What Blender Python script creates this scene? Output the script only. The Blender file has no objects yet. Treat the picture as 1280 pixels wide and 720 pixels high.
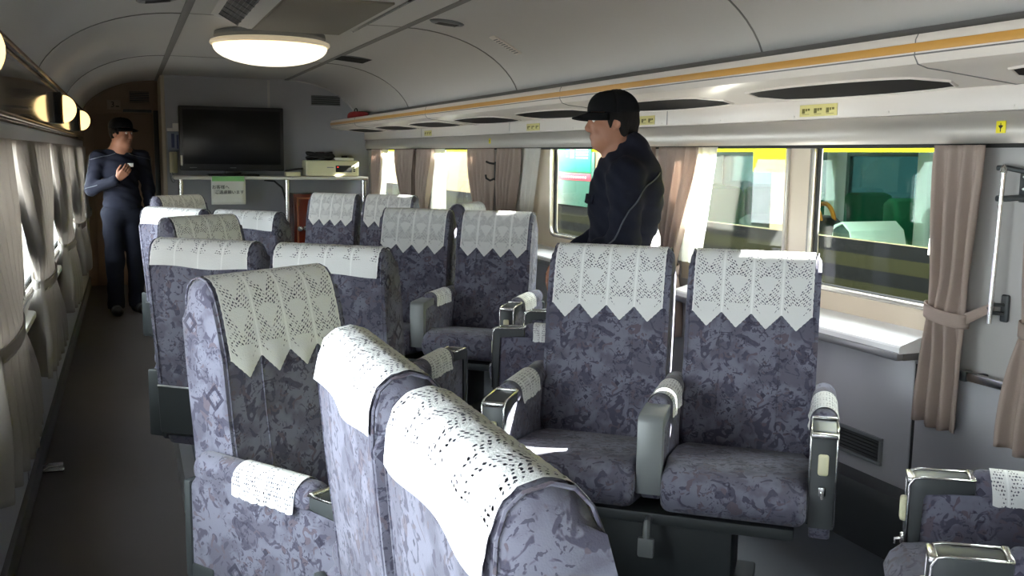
import bpy, bmesh, math, random
import numpy as np
from mathutils import Vector, Matrix
random.seed(7)
S = bpy.context.scene
COL = S.collection

# ------------------------------------------------------------------ camera
CAM_H = 1.46
FPX = 1200.0
YAW, PITCH, ROLL = math.radians(21.786), math.radians(7.816), math.radians(0.772)
def cam_axes():
    f = Vector((math.sin(YAW)*math.cos(PITCH), math.cos(YAW)*math.cos(PITCH), -math.sin(PITCH)))
    r = Vector((math.cos(YAW), -math.sin(YAW), 0)); u = r.cross(f)
    c, s = math.cos(ROLL), math.sin(ROLL)
    return c*r + s*u, -s*r + c*u, f
_r, _u, _f = cam_axes()
cd = bpy.data.cameras.new('camera'); cam = bpy.data.objects.new('camera', cd); COL.objects.link(cam)
cd.sensor_width = 36.0; cd.lens = FPX/1280*36.0; cd.clip_start = 0.03; cd.clip_end = 200
cam.matrix_world = Matrix(((_r.x, _u.x, -_f.x, 0), (_r.y, _u.y, -_f.y, 0), (_r.z, _u.z, -_f.z, CAM_H), (0, 0, 0, 1)))
S.camera = cam

# ------------------------------------------------------------------ world, sun, exposure
SKY_STRENGTH = 15
SUN_STRENGTH = 90.0
SUN_TO = Vector((0.94, -0.138, 0.57))      # direction towards the sun
EXPOSURE = 0.3
w = bpy.data.worlds.new('sky'); S.world = w; w.use_nodes = True
bg = w.node_tree.nodes['Background']
bg.inputs['Color'].default_value = (0.90, 0.95, 1.0, 1); bg.inputs['Strength'].default_value = SKY_STRENGTH
sd = bpy.data.lights.new('sun', 'SUN'); sd.energy = SUN_STRENGTH; sd.angle = math.radians(0.6); sd.color = (1, 0.96, 0.9)
sun = bpy.data.objects.new('sun', sd); COL.objects.link(sun)
sun.rotation_euler = SUN_TO.to_track_quat('Z', 'Y').to_euler(); sun.location = (8, -4, 10)
S.view_settings.view_transform = 'Standard'; S.view_settings.look = 'None'
S.view_settings.exposure = EXPOSURE; S.view_settings.gamma = 1; S.view_settings.use_curve_mapping = False
S.cycles.use_denoising = True
S.cycles.max_bounces = 8; S.cycles.diffuse_bounces = 5; S.cycles.glossy_bounces = 4
S.cycles.transparent_max_bounces = 16; S.cycles.transmission_bounces = 4
S.cycles.caustics_reflective = False; S.cycles.caustics_refractive = False
S.cycles.sample_clamp_indirect = 6

# ------------------------------------------------------------------ materials
def nt(name):
    m = bpy.data.materials.new(name); m.use_nodes = True
    return m, m.node_tree.nodes, m.node_tree.links, m.node_tree.nodes['Principled BSDF']
def mat(name, col, rough=0.5, metal=0.0, noise=0.0, nscale=30.0, bump=0.0, spec=0.5, emit=None, es=0.0, stretch=None):
    m, N, L, P = nt(name)
    P.inputs['Base Color'].default_value = (*col, 1); P.inputs['Roughness'].default_value = rough
    P.inputs['Metallic'].default_value = metal; P.inputs['Specular IOR Level'].default_value = spec
    if emit:
        P.inputs['Emission Color'].default_value = (*emit, 1); P.inputs['Emission Strength'].default_value = es
    if noise or bump:
        tc = N.new('ShaderNodeTexCoord'); tx = N.new('ShaderNodeTexNoise'); tx.inputs['Scale'].default_value = nscale
        tx.inputs['Detail'].default_value = 5
        if stretch:
            mp = N.new('ShaderNodeMapping'); mp.inputs['Scale'].default_value = stretch
            L.new(tc.outputs['Object'], mp.inputs[0]); L.new(mp.outputs[0], tx.inputs['Vector'])
        else:
            L.new(tc.outputs['Object'], tx.inputs['Vector'])
        if noise:
            mx = N.new('ShaderNodeMix'); mx.data_type = 'RGBA'
            mx.inputs['A'].default_value = (*[c*(1-noise) for c in col], 1); mx.inputs['B'].default_value = (*[min(1, c*(1+noise)) for c in col], 1)
            L.new(tx.outputs['Fac'], mx.inputs['Factor']); L.new(mx.outputs['Result'], P.inputs['Base Color'])
        if bump:
            b = N.new('ShaderNodeBump'); b.inputs['Strength'].default_value = bump; b.inputs['Distance'].default_value = 0.002
            L.new(tx.outputs['Fac'], b.inputs['Height']); L.new(b.outputs[0], P.inputs['Normal'])
    return m
def srgb(r, g, b):
    return tuple(((c/255+0.055)/1.055)**2.4 if c/255 > 0.04045 else c/255/12.92 for c in (r, g, b))
def glass_mat(name, tint, refl):
    m, N, L, P = nt(name); N.remove(P)
    t = N.new('ShaderNodeBsdfTransparent'); t.inputs[0].default_value = (*tint, 1)
    g = N.new('ShaderNodeBsdfGlossy'); g.inputs['Roughness'].default_value = 0.01
    lw = N.new('ShaderNodeLayerWeight'); pw = N.new('ShaderNodeMath'); pw.operation = 'POWER'; pw.inputs[1].default_value = 4
    L.new(lw.outputs['Facing'], pw.inputs[0]); ma = N.new('ShaderNodeMath'); ma.operation = 'MULTIPLY_ADD'; ma.inputs[1].default_value = .35; ma.inputs[2].default_value = refl
    L.new(pw.outputs[0], ma.inputs[0])
    mx = N.new('ShaderNodeMixShader'); L.new(ma.outputs[0], mx.inputs[0]); L.new(t.outputs[0], mx.inputs[1]); L.new(g.outputs[0], mx.inputs[2])
    L.new(mx.outputs[0], N['Material Output'].inputs[0]); return m

def fabric_mat():
    m, N, L, P = nt('moquette_fabric')
    tc = N.new('ShaderNodeTexCoord')
    def noise(scale, detail=3, dist=0.0):
        t = N.new('ShaderNodeTexNoise'); t.inputs['Scale'].default_value = scale; t.inputs['Detail'].default_value = detail
        t.inputs['Distortion'].default_value = dist; L.new(tc.outputs['Object'], t.inputs['Vector']); return t
    def ramp(src, a, b):
        r = N.new('ShaderNodeMapRange'); r.interpolation_type = 'SMOOTHSTEP'
        r.inputs['From Min'].default_value = a; r.inputs['From Max'].default_value = b
        L.new(src, r.inputs['Value']); return r.outputs['Result']
    def mixc(fac, a, b):
        x = N.new('ShaderNodeMix'); x.data_type = 'RGBA'; L.new(fac, x.inputs['Factor'])
        for s, v in (('A', a), ('B', b)):
            if isinstance(v, tuple): x.inputs[s].default_value = (*v, 1)
            else: L.new(v, x.inputs[s])
        return x.outputs['Result']
    def mth(op, a, b=None):
        x = N.new('ShaderNodeMath'); x.operation = op
        for i, v in enumerate((a, b)):
            if v is None: continue
            if isinstance(v, (int, float)): x.inputs[i].default_value = v
            else: L.new(v, x.inputs[i])
        return x.outputs[0]
    base, light, dark, ink = srgb(92, 91, 105), srgb(112, 112, 127), srgb(76, 74, 89), srgb(48, 46, 62)
    c = mixc(ramp(noise(13).outputs['Fac'], .42, .58), base, light)
    c = mixc(ramp(noise(24, 2, 1.5).outputs['Fac'], .54, .60), c, dark)
    pk = mixc(ramp(noise(31, 1, 1.0).outputs['Fac'], .62, .66), c, srgb(94, 87, 97))
    # brush strokes: thin stretched voronoi cracks, broken by noise
    s2 = mth('MULTIPLY', ramp(noise(52, 2, 2.2).outputs['Fac'], .585, .615), ramp(noise(11, 1).outputs['Fac'], .44, .54))
    c = mixc(mth('MULTIPLY', s2, .65), pk, ink)
    # lozenge outlines
    v = N.new('ShaderNodeTexVoronoi'); v.distance = 'MANHATTAN'; v.inputs['Scale'].default_value = 7.0; v.inputs['Randomness'].default_value = 0.75
    L.new(tc.outputs['Object'], v.inputs['Vector'])
    d = mth('ABSOLUTE', mth('SUBTRACT', v.outputs['Distance'], .21))
    sep = N.new('ShaderNodeSeparateColor'); L.new(v.outputs['Color'], sep.inputs[0])
    ring = mth('MULTIPLY', mth('LESS_THAN', d, .045), mth('GREATER_THAN', sep.outputs[0], .45))
    c = mixc(mth('MULTIPLY', ring, .8), c, ink)
    inner = mth('MULTIPLY', mth('LESS_THAN', v.outputs['Distance'], .10), mth('GREATER_THAN', sep.outputs[0], .45))
    c = mixc(mth('MULTIPLY', inner, .6), c, srgb(126, 124, 136))
    L.new(c, P.inputs['Base Color']); P.inputs['Roughness'].default_value = 0.95; P.inputs['Specular IOR Level'].default_value = 0.15
    P.inputs['Sheen Weight'].default_value = 0.15; P.inputs['Sheen Roughness'].default_value = 0.45
    b = N.new('ShaderNodeBump'); b.inputs['Strength'].default_value = .35; b.inputs['Distance'].default_value = .0015
    L.new(noise(420, 2).outputs['Fac'], b.inputs['Height']); L.new(b.outputs[0], P.inputs['Normal'])
    return m

def lace_mat():
    """white crocheted cotton; the holes are real openings (transparent), laid out by UV: u = column, v = same unit"""
    m, N, L, P = nt('white_lace')
    tc = N.new('ShaderNodeTexCoord'); sx = N.new('ShaderNodeSeparateXYZ'); L.new(tc.outputs['UV'], sx.inputs[0])
    def mth(op, a, b=None, c=None):
        x = N.new('ShaderNodeMath'); x.operation = op
        for i, v in enumerate((a, b, c)):
            if v is None: continue
            if isinstance(v, (int, float)): x.inputs[i].default_value = v
            else: L.new(v, x.inputs[i])
        return x.outputs[0]
    u, v = sx.outputs[0], sx.outputs[1]
    cu = mth('SUBTRACT', mth('FRACT', u), .5); cv = mth('SUBTRACT', mth('FRACT', v), .5)
    au, av = mth('ABSOLUTE', cu), mth('ABSOLUTE', cv)
    dia = mth('ADD', au, av)
    n = 10.0
    row = mth('FLOOR', mth('MULTIPLY', v, n))
    off = mth('MULTIPLY', mth('MODULO', row, 2.0), .5)
    a = mth('SUBTRACT', mth('FRACT', mth('ADD', mth('MULTIPLY', u, n), off)), .5)
    b = mth('SUBTRACT', mth('FRACT', mth('MULTIPLY', v, n)), .5)
    tx = N.new('ShaderNodeTexNoise'); tx.inputs['Scale'].default_value = 9.0; L.new(tc.outputs['UV'], tx.inputs['Vector'])
    jn = N.new('ShaderNodeTexNoise'); jn.inputs['Scale'].default_value = 14; L.new(tc.outputs['UV'], jn.inputs['Vector'])
    jc = N.new('ShaderNodeSeparateColor'); L.new(jn.outputs['Color'], jc.inputs[0])
    a = mth('ADD', a, mth('MULTIPLY', mth('SUBTRACT', jc.outputs[0], .5), .9)); b = mth('ADD', b, mth('MULTIPLY', mth('SUBTRACT', jc.outputs[1], .5), .9))
    rad = mth('MULTIPLY', mth('SUBTRACT', tx.outputs['Fac'], .10), .72)
    r2 = mth('SQRT', mth('ADD', mth('MULTIPLY', a, a), mth('MULTIPLY', mth('MULTIPLY', b, b), 1.6)))
    hole = mth('LESS_THAN', r2, rad)
    band = mth('MULTIPLY', mth('GREATER_THAN', dia, .37), mth('LESS_THAN', dia, .82))
    col = mth('MULTIPLY', mth('LESS_THAN', au, .43), band)
    edge = mth('MULTIPLY', mth('GREATER_THAN', v, .28), mth('LESS_THAN', v, 3.75))
    hole = mth('MULTIPLY', mth('MULTIPLY', hole, col), edge)
    rib = mth('GREATER_THAN', au, .47)
    mx = N.new('ShaderNodeMix'); mx.data_type = 'RGBA'; L.new(rib, mx.inputs['Factor'])
    mx.inputs['A'].default_value = (.70, .70, .70, 1); mx.inputs['B'].default_value = (.80, .80, .80, 1)
    L.new(mx.outputs['Result'], P.inputs['Base Color']); P.inputs['Roughness'].default_value = .9; P.inputs['Specular IOR Level'].default_value = .1
    bm_ = N.new('ShaderNodeBump'); bm_.inputs['Strength'].default_value = .5; bm_.inputs['Distance'].default_value = .002
    t2 = N.new('ShaderNodeTexNoise'); t2.inputs['Scale'].default_value = 26; L.new(tc.outputs['UV'], t2.inputs['Vector'])
    L.new(t2.outputs['Fac'], bm_.inputs['Height']); L.new(bm_.outputs[0], P.inputs['Normal'])
    t = N.new('ShaderNodeBsdfTransparent'); ms = N.new('ShaderNodeMixShader')
    L.new(hole, ms.inputs[0]); L.new(P.outputs[0], ms.inputs[1]); L.new(t.outputs[0], ms.inputs[2])
    L.new(ms.outputs[0], N['Material Output'].inputs[0]); return m

def sheer_mat():
    m, N, L, P = nt('sheer_voile'); P.inputs['Base Color'].default_value = (.85, .84, .8, 1); P.inputs['Roughness'].default_value = .9
    tr = N.new('ShaderNodeBsdfTranslucent'); tr.inputs[0].default_value = (.85, .84, .8, 1)
    mx = N.new('ShaderNodeMixShader'); mx.inputs[0].default_value = .5
    L.new(P.outputs[0], mx.inputs[1]); L.new(tr.outputs[0], mx.inputs[2]); L.new(mx.outputs[0], N['Material Output'].inputs[0]); return m
def curtain_mat(name, col, thru=.32):
    m, N, L, P = nt(name); P.inputs['Roughness'].default_value = .92; P.inputs['Specular IOR Level'].default_value = .1
    tc = N.new('ShaderNodeTexCoord'); mp = N.new('ShaderNodeMapping'); mp.inputs['Scale'].default_value = (220, 220, 60)
    tx = N.new('ShaderNodeTexNoise'); L.new(tc.outputs['Object'], mp.inputs[0]); L.new(mp.outputs[0], tx.inputs['Vector'])
    mx = N.new('ShaderNodeMix'); mx.data_type = 'RGBA'; L.new(tx.outputs['Fac'], mx.inputs['Factor'])
    mx.inputs['A'].default_value = (*[c*.8 for c in col], 1); mx.inputs['B'].default_value = (*[c*1.2 for c in col], 1)
    L.new(mx.outputs['Result'], P.inputs['Base Color'])
    tr = N.new('ShaderNodeBsdfTranslucent'); tr.inputs[0].default_value = (*col, 1)
    ms = N.new('ShaderNodeMixShader'); ms.inputs[0].default_value = thru
    L.new(P.outputs[0], ms.inputs[1]); L.new(tr.outputs[0], ms.inputs[2]); L.new(ms.outputs[0], N['Material Output'].inputs[0]); return m

M = dict(
    fabric=fabric_mat(), lace=lace_mat(), sheer=sheer_mat(),
    wall=mat('wall_laminate', srgb(176, 174, 172), .35, noise=.03, nscale=3),
    wall_low=mat('lower_wall_laminate', srgb(172, 172, 176), .4, noise=.04, nscale=3),
    endwall=mat('grey_end_panel', srgb(156, 157, 162), .5, noise=.04, nscale=2),
    tan=mat('tan_door_panel', srgb(150, 128, 108), .5, noise=.06, nscale=4),
    ceil=mat('ceiling_paint', srgb(198, 196, 194), .45, noise=.02, nscale=2),
    joint=mat('joint_shadow_gap', srgb(120, 118, 116), .6),
    floor=mat('aisle_vinyl', srgb(86, 81, 79), .42, noise=.12, nscale=5, spec=.35),
    platform=mat('platform_vinyl', srgb(78, 84, 92), .38, noise=.08, nscale=6),
    trim=mat('floor_edge_metal', srgb(150, 150, 152), .35, .7),
    dark=mat('dark_grey_metal', srgb(62, 66, 68), .45, .2),
    grey=mat('grey_painted_metal', srgb(118, 122, 124), .42, .1, noise=.06, nscale=20),
    chrome=mat('polished_steel', (.66, .66, .65), .26, 1.0),
    brushed=mat('brushed_metal_panel', srgb(196, 190, 182), .38, .6),
    brass=mat('brass_rail', srgb(150, 122, 88), .25, .9),
    black=mat('black_plastic', (.012, .012, .013), .35),
    blackmesh=mat('black_mesh', (.016, .015, .015), .8, noise=.3, nscale=300, spec=.08),
    cream=mat('cream_plastic', srgb(222, 218, 184), .4),
    white=mat('white_plastic', srgb(224, 222, 216), .4),
    rackw=mat('rack_white', srgb(214, 206, 198), .3),
    orange=mat('orange_stripe', srgb(196, 146, 70), .4),
    beigeframe=mat('beige_window_frame', srgb(206, 192, 170), .4, noise=.03, nscale=4),
    silver=mat('silver_window_lip', srgb(205, 200, 190), .25, .6),
    sill=mat('white_sill', srgb(240, 240, 238), .4),
    rubber=mat('black_rubber', (.015, .015, .015), .7),
    glass=glass_mat('window_glass', (.96, .985, .97), .02),
    curtain_r=curtain_mat('taupe_curtain', srgb(182, 165, 154)),
    curtain_l=curtain_mat('grey_curtain', srgb(172, 166, 160), .5),
    screen=mat('tv_screen', (.006, .006, .007), .28, spec=.3),
    paper=mat('paper', srgb(232, 232, 226), .8),
    greentape=mat('green_tape', srgb(140, 200, 130), .6),
    redwood=mat('red_lacquer_wood', srgb(96, 34, 22), .18, noise=.25, nscale=6),
    yellow=mat('yellow_sticker', srgb(236, 220, 40), .5),
    yellowpale=mat('pale_yellow_sticker', srgb(206, 196, 128), .5),
    ink=mat('black_ink', (.02, .02, .018), .6),
    olive=mat('olive_ink', srgb(96, 88, 30), .6),
    ledred=mat('red_led', (.6, .02, .02), .4, emit=(1, .05, .03), es=2),
    dome=mat('lamp_dome_glass', (.9, .85, .75), .3, emit=(1.0, .90, .70), es=1.25),
    globe=mat('sconce_globe_glass', (.9, .8, .5), .3, emit=(1.0, .70, .30), es=1.7),
    skin=mat('skin', srgb(152, 106, 84), .55, noise=.06, nscale=30),
    hair=mat('black_hair', (.008, .007, .007), .75, noise=.4, nscale=160, spec=.12),
    navy=mat('navy_workwear', srgb(20, 22, 34), .9, noise=.12, nscale=90, bump=.25, spec=.2),
    navy2=mat('dark_navy_trousers', srgb(17, 19, 30), .9, noise=.12, nscale=90, bump=.25, spec=.2),
    cap=mat('black_cap_cloth', srgb(11, 12, 15), .95, noise=.15, nscale=120, bump=.2, spec=.2),
    piping=mat('grey_piping', srgb(70, 74, 82), .8),
    shoe=mat('black_leather', (.012, .012, .012), .4),
    eyew=mat('eye_white', (.7, .68, .65), .3), iris=mat('dark_iris', (.015, .01, .008), .2),
    lip=mat('lips', srgb(150, 90, 80), .5),
    redbag=mat('red_nylon', srgb(150, 40, 40), .7, noise=.1, nscale=40),
    t_body=mat('train_beige_paint', srgb(140, 126, 100), .8, noise=.03, nscale=2, spec=.08),
    t_lime=mat('train_lime_paint', srgb(176, 182, 14), .8, spec=.08),
    t_olive=mat('train_olive_paint', srgb(31, 33, 18), .8, spec=.08),
    t_dark=mat('train_dark_stripe', srgb(11, 14, 14), .8, spec=.08),
    t_teal=mat('train_interior_wall', srgb(110, 136, 130), .5),
    t_seat=mat('train_green_seat', srgb(20, 120, 78), .8),
    t_seatd=mat('train_dark_seat', srgb(40, 50, 46), .85),
    t_glass=glass_mat('train_glass', (.80, .92, .88), .02),
    far_glass=glass_mat('train_far_glass', (.05, .085, .085), .02),
    sign_g=mat('green_sign', srgb(20, 170, 110), .5), sign_r=mat('red_sign', srgb(200, 50, 70), .5),
    track=mat('ballast', srgb(150, 140, 130), .95, noise=.3, nscale=25),
    orange_b=mat('orange_strap', srgb(220, 130, 20), .6),
)

# ------------------------------------------------------------------ mesh helpers
def link(name, me, m=None, parent=None):
    o = bpy.data.objects.new(name, me); COL.objects.link(o)
    if m is not None and not me.materials: me.materials.append(m)
    if parent is not None: o.parent = parent
    return o
class MB:
    def __init__(s): s.v, s.f, s.sm, s.uv, s.mi = [], [], [], {}, []
    def add(s, vs, fs, smooth=False, mi=0):
        n = len(s.v); s.v += [tuple(p) for p in vs]
        for f in fs: s.f.append(tuple(i+n for i in f)); s.sm.append(smooth); s.mi.append(mi)
        return s
    def bm(s, bm, smooth=False, mi=0):
        bm.verts.index_update(); s.add([v.co[:] for v in bm.verts], [[v.index for v in f.verts] for f in bm.faces], smooth, mi); bm.free(); return s
    def box(s, x0, x1, y0, y1, z0, z1, bev=0.0, seg=2, rot=None, mi=0):
        bm = bmesh.new(); bmesh.ops.create_cube(bm, size=1)
        for v in bm.verts: v.co = Vector(((x0+x1)/2+v.co.x*(x1-x0), (y0+y1)/2+v.co.y*(y1-y0), (z0+z1)/2+v.co.z*(z1-z0)))
        if bev: bmesh.ops.bevel(bm, geom=bm.edges[:], offset=min(bev, .49*min(abs(x1-x0), abs(y1-y0), abs(z1-z0))), segments=seg, affect='EDGES', profile=.5)
        if rot is not None:
            for v in bm.verts: v.co = rot @ v.co
        return s.bm(bm, bev > 0, mi)
    def tube(s, path, r, n=10, closed=False, mi=0, cap=True):
        P = [Vector(p) for p in path]; rs = r if isinstance(r, (list, tuple)) else [r]*len(P)
        vs, fs = [], []; up = None
        for i, p in enumerate(P):
            a = P[(i-1) % len(P)] if (closed or i > 0) else p; b = P[(i+1) % len(P)] if (closed or i < len(P)-1) else p
            t = (b-a).normalized()
            if up is None: up = t.orthogonal().normalized()
            up = (up - t*up.dot(t)).normalized(); q = t.cross(up)
            for k in range(n):
                an = 2*math.pi*k/n; vs.append(p + rs[i]*(math.cos(an)*up + math.sin(an)*q))
        m = len(P)
        for i in range(m if closed else m-1):
            j = (i+1) % m
            for k in range(n): fs.append((i*n+k, i*n+(k+1) % n, j*n+(k+1) % n, j*n+k))
        if cap and not closed: fs += [tuple(range(n-1, -1, -1)), tuple(range((m-1)*n, m*n))]
        return s.add(vs, fs, True, mi)
    def lathe(s, prof, n=40, axis='Z', org=(0, 0, 0), mi=0, sy=1.0):
        vs, fs = [], []
        for (r, z) in prof:
            for k in range(n):
                a = 2*math.pi*k/n; p = (r*math.cos(a), r*math.sin(a)*sy, z)
                if axis == 'X': p = (p[2], p[0], p[1])
                if axis == 'Y': p = (p[0], p[2], p[1])
                vs.append((p[0]+org[0], p[1]+org[1], p[2]+org[2]))
        for i in range(len(prof)-1):
            for k in range(n): fs.append((i*n+k, i*n+(k+1) % n, (i+1)*n+(k+1) % n, (i+1)*n+k))
        fs += [tuple(range(n)), tuple(range((len(prof)-1)*n, len(prof)*n))]
        return s.add(vs, fs, True, mi)
    def prism(s, prof, a0, a1, bev=0.0, axis='X', seg=3, smooth=True, mi=0):
        """closed profile (p,q) extruded along an axis; the two end rims may be rounded"""
        bm = bmesh.new()
        def mk(p, a): return {'X': (a, p[0], p[1]), 'Y': (p[0], a, p[1]), 'Z': (p[0], p[1], a)}[axis]
        A = [bm.verts.new(mk(p, a0)) for p in prof]; B = [bm.verts.new(mk(p, a1)) for p in prof]
        n = len(prof)
        for i in range(n): bm.faces.new((A[i], A[(i+1) % n], B[(i+1) % n], B[i]))
        bm.faces.new(A[::-1]); bm.faces.new(B)
        if bev:
            bm.edges.ensure_lookup_table(); sa, sb = set(A), set(B)
            ed = [e for e in bm.edges if (e.verts[0] in sa and e.verts[1] in sa) or (e.verts[0] in sb and e.verts[1] in sb)]
            bmesh.ops.bevel(bm, geom=ed, offset=bev, segments=seg, affect='EDGES', profile=.5, clamp_overlap=True)
        bmesh.ops.recalc_face_normals(bm, faces=bm.faces[:])
        return s.bm(bm, smooth, mi)
    def grid(s, fn, nu, nv, uv=None, smooth=True, mi=0):
        n0 = len(s.v); vs = [fn(i/nu, j/nv) for j in range(nv+1) for i in range(nu+1)]
        fs = [(j*(nu+1)+i, j*(nu+1)+i+1, (j+1)*(nu+1)+i+1, (j+1)*(nu+1)+i) for j in range(nv) for i in range(nu)]
        if uv:
            for j in range(nv+1):
                for i in range(nu+1): s.uv[n0+j*(nu+1)+i] = uv(i/nu, j/nv)
        return s.add(vs, fs, smooth, mi)
    def mesh(s, name, mats=None, auto=None):
        me = bpy.data.meshes.new(name); me.from_pydata(s.v, [], s.f); me.validate()
        if len(me.polygons) == len(s.sm):
            me.polygons.foreach_set('use_smooth', s.sm); me.polygons.foreach_set('material_index', s.mi)
        if s.uv:
            l = me.uv_layers.new(name='UVMap')
            for lp in me.loops: l.data[lp.index].uv = s.uv.get(lp.vertex_index, (0, 0))
        for m in (mats or []): me.materials.append(m)
        if auto:
            me.set_sharp_from_angle(angle=math.radians(auto))
        return me
    def build(s, name, m, parent=None, auto=35):
        mats = m if isinstance(m, list) else [m]
        return link(name, s.mesh(name, mats, auto), None, parent)
def solid(o, t, off=0.0):
    md = o.modifiers.new('thickness', 'SOLIDIFY'); md.thickness = t; md.offset = off; return o
def tag(o, label, cat, group=None):
    o['label'] = label; o['category'] = cat
    if group: o['group'] = group
    return o
def struct(o): o['kind'] = 'structure'; return o
def empty(name, loc=(0, 0, 0), rz=0.0):
    o = bpy.data.objects.new(name, None); COL.objects.link(o); o.location = loc; o.rotation_euler = (0, 0, rz); o.empty_display_size = .1; return o
def text_mesh(body, size, depth=0.0006):
    cu = bpy.data.curves.new('lettering', 'FONT'); cu.body = body; cu.size = size; cu.extrude = depth; cu.align_x = 'CENTER'; cu.align_y = 'CENTER'; cu.resolution_u = 3
    t = bpy.data.objects.new('lettering', cu); COL.objects.link(t)
    dg = bpy.context.evaluated_depsgraph_get(); me = bpy.data.meshes.new_from_object(t.evaluated_get(dg))
    COL.objects.unlink(t); bpy.data.objects.remove(t); bpy.data.curves.remove(cu); return me
def lettering(name, body, size, m, parent, matrix):
    me = text_mesh(body, size); me.materials.clear(); me.materials.append(m)
    o = link(name, me, None, parent); o.matrix_world = matrix; return o

# ------------------------------------------------------------------ the car's shell
XL, XR, Y0, YP, YD = -0.43, 2.45, -2.6, 10.4, 11.3
ZC = 2.22; ZCOVE = 1.87
ZW0, ZW1 = 0.95, 1.60           # right windows
ZL0, ZL1 = 0.80, 1.50           # left windows
OPEN_R = [(-1.75, -0.1), (0.35, 1.90), (2.33, 3.95), (4.25, 5.98), (6.65, 8.0), (8.85, 10.15)]
OPEN_L = [(-.86, .59), (.91, 2.36), (2.68, 4.13), (4.45, 5.90), (6.22, 7.67), (7.99, 9.44)]

b = MB(); b.box(XL-.1, .18, Y0-.1, YD+.1, -.1, 0); struct(b.build('floor', M['floor']))
b = MB(); b.box(.20, XR+.1, Y0-.1, YP+.05, -.1, .125); struct(b.build('floor_platform', M['platform']))
b = MB(); b.prism([(.165, 0), (.165, .118), (.172, .128), (.225, .131), (.225, -.05), (.165, -.05)], Y0, YP, axis='Y', smooth=False)
struct(b.build('trim_1', M['trim']))

def wall_with_openings(name, x0, x1, zlo, zhi, ztop, opens, m):
    b = MB(); b.box(x0, x1, Y0, YD, 0, zlo); b.box(x0, x1, Y0, YD, zhi, ztop)
    ys = [Y0] + [v for o in opens for v in o] + [YD]
    for a, c in zip(ys[0::2], ys[1::2]): b.box(x0, x1, a, c, zlo, zhi)
    return struct(b.build(name, m))
wall_with_openings('wall_right', XR, XR+.12, ZW0-.055, ZW1, 1.95, OPEN_R, M['wall'])
wall_with_openings('wall_left', XL-.12, XL, ZL0, ZL1, 1.95, OPEN_L, M['wall_low'])
# lower wall lining on the window side, with its vertical gap
b = MB(); b.box(2.42, XR, Y0, 2.405, .0, .80, .004); b.box(2.42, XR, 2.42, YP, .0, .80, .004); struct(b.build('wall_right_lining', M['wall_low']))
b = MB(); b.box(2.425, XR, 2.405, 2.42, .0, .79); struct(b.build('trim_2', M['rubber']))
# glossy band over the left windows carrying the lamps
b = MB(); b.prism([(XL-.02, 1.55), (XL+.012, 1.56), (XL+.014, 1.62), (XL+.012, 1.80), (XL+.010, 1.86), (XL-.02, 1.87)], Y0, YD, axis='Y'); struct(b.build('wall_left_band', mat('glossy_brown_grey_band', srgb(128, 122, 116), .06)))
# end wall behind the camera
b = MB(); b.box(XL-.1, XR+.1, Y0-.1, Y0, 0, 2.4); struct(b.build('wall_back', M['wall']))

def cove(n=14):
    P = []
    for i in range(n+1):
        a = math.asin((ZCOVE-1.76)/.46) + (math.pi/2-math.asin((ZCOVE-1.76)/.46))*i/n
        P.append((1.58+.76*math.cos(a), 1.76+.46*math.sin(a)))
    for i in range(n+1):
        a = math.pi/2 + (math.pi/2-math.asin((ZCOVE-1.76)/.46))*i/n
        P.append((.33+.78*math.cos(a), 1.76+.46*math.sin(a)))
    return P
CV = cove()
prof = [(XR+.1, ZCOVE)] + CV + [(XL-.12, ZCOVE), (XL-.12, 2.4), (XR+.1, 2.4)]
b = MB(); bm = bmesh.new()
A = [bm.verts.new((x, Y0-.1, z)) for x, z in prof]; B = [bm.verts.new((x, YD+.1, z)) for x, z in prof]
for i in range(len(prof)): j = (i+1) % len(prof); bm.faces.new((A[i], B[i], B[j], A[j]))
bmesh.ops.recalc_face_normals(bm, faces=bm.faces[:]); b.bm(bm, True)
struct(b.build('ceiling', M['ceil'], auto=40))
# lengthwise channels and crosswise joint strips in the ceiling
k = 0
for x in (.33, 1.58):
    b = MB(); b.box(x-.022, x+.022, Y0, YP+.9 if x < 1 else YP, ZC-.006, ZC+.004, .003); k += 1
    struct(b.build('trim_%d' % (2+k), M['joint']))
for (y, half) in ((3.2, 0), (5.75, 1), (8.3, 1), (.6, 1)):
    for side in (0, 1):
        pts = [(x, y, z-.001) for x, z in (CV[:15] if side == 0 else CV[15:])]
        b = MB(); b.tube(pts, .0045, 6); k += 1; struct(b.build('trim_%d' % (2+k), M['joint']))
    b = MB(); b.box(.33, 1.58, y-.003, y+.003, ZC-.002, ZC+.002); k += 1; struct(b.build('trim_%d' % (2+k), M['joint']))
# brass rails along the left wall, dark rail over the rack
b = MB(); b.tube([(XL+.03, Y0, 1.868), (XL+.03, YD, 1.868)], .009, 8); struct(b.build('trim_rail_upper', M['brass']))
b = MB(); b.tube([(XL+.035, Y0, 1.585), (XL+.035, YP, 1.585)], .010, 8); struct(b.build('trim_rail_lower', M['brass']))
b = MB(); b.box(2.27, XR, Y0, YP, 1.845, 1.868, .004)
for i in range(40): b.lathe([(.006, 0), (.005, -.003)], 8, org=(2.285, Y0+.3+i*.31, 1.846))
struct(b.build('trim_rail_rack', M['joint']))

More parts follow.
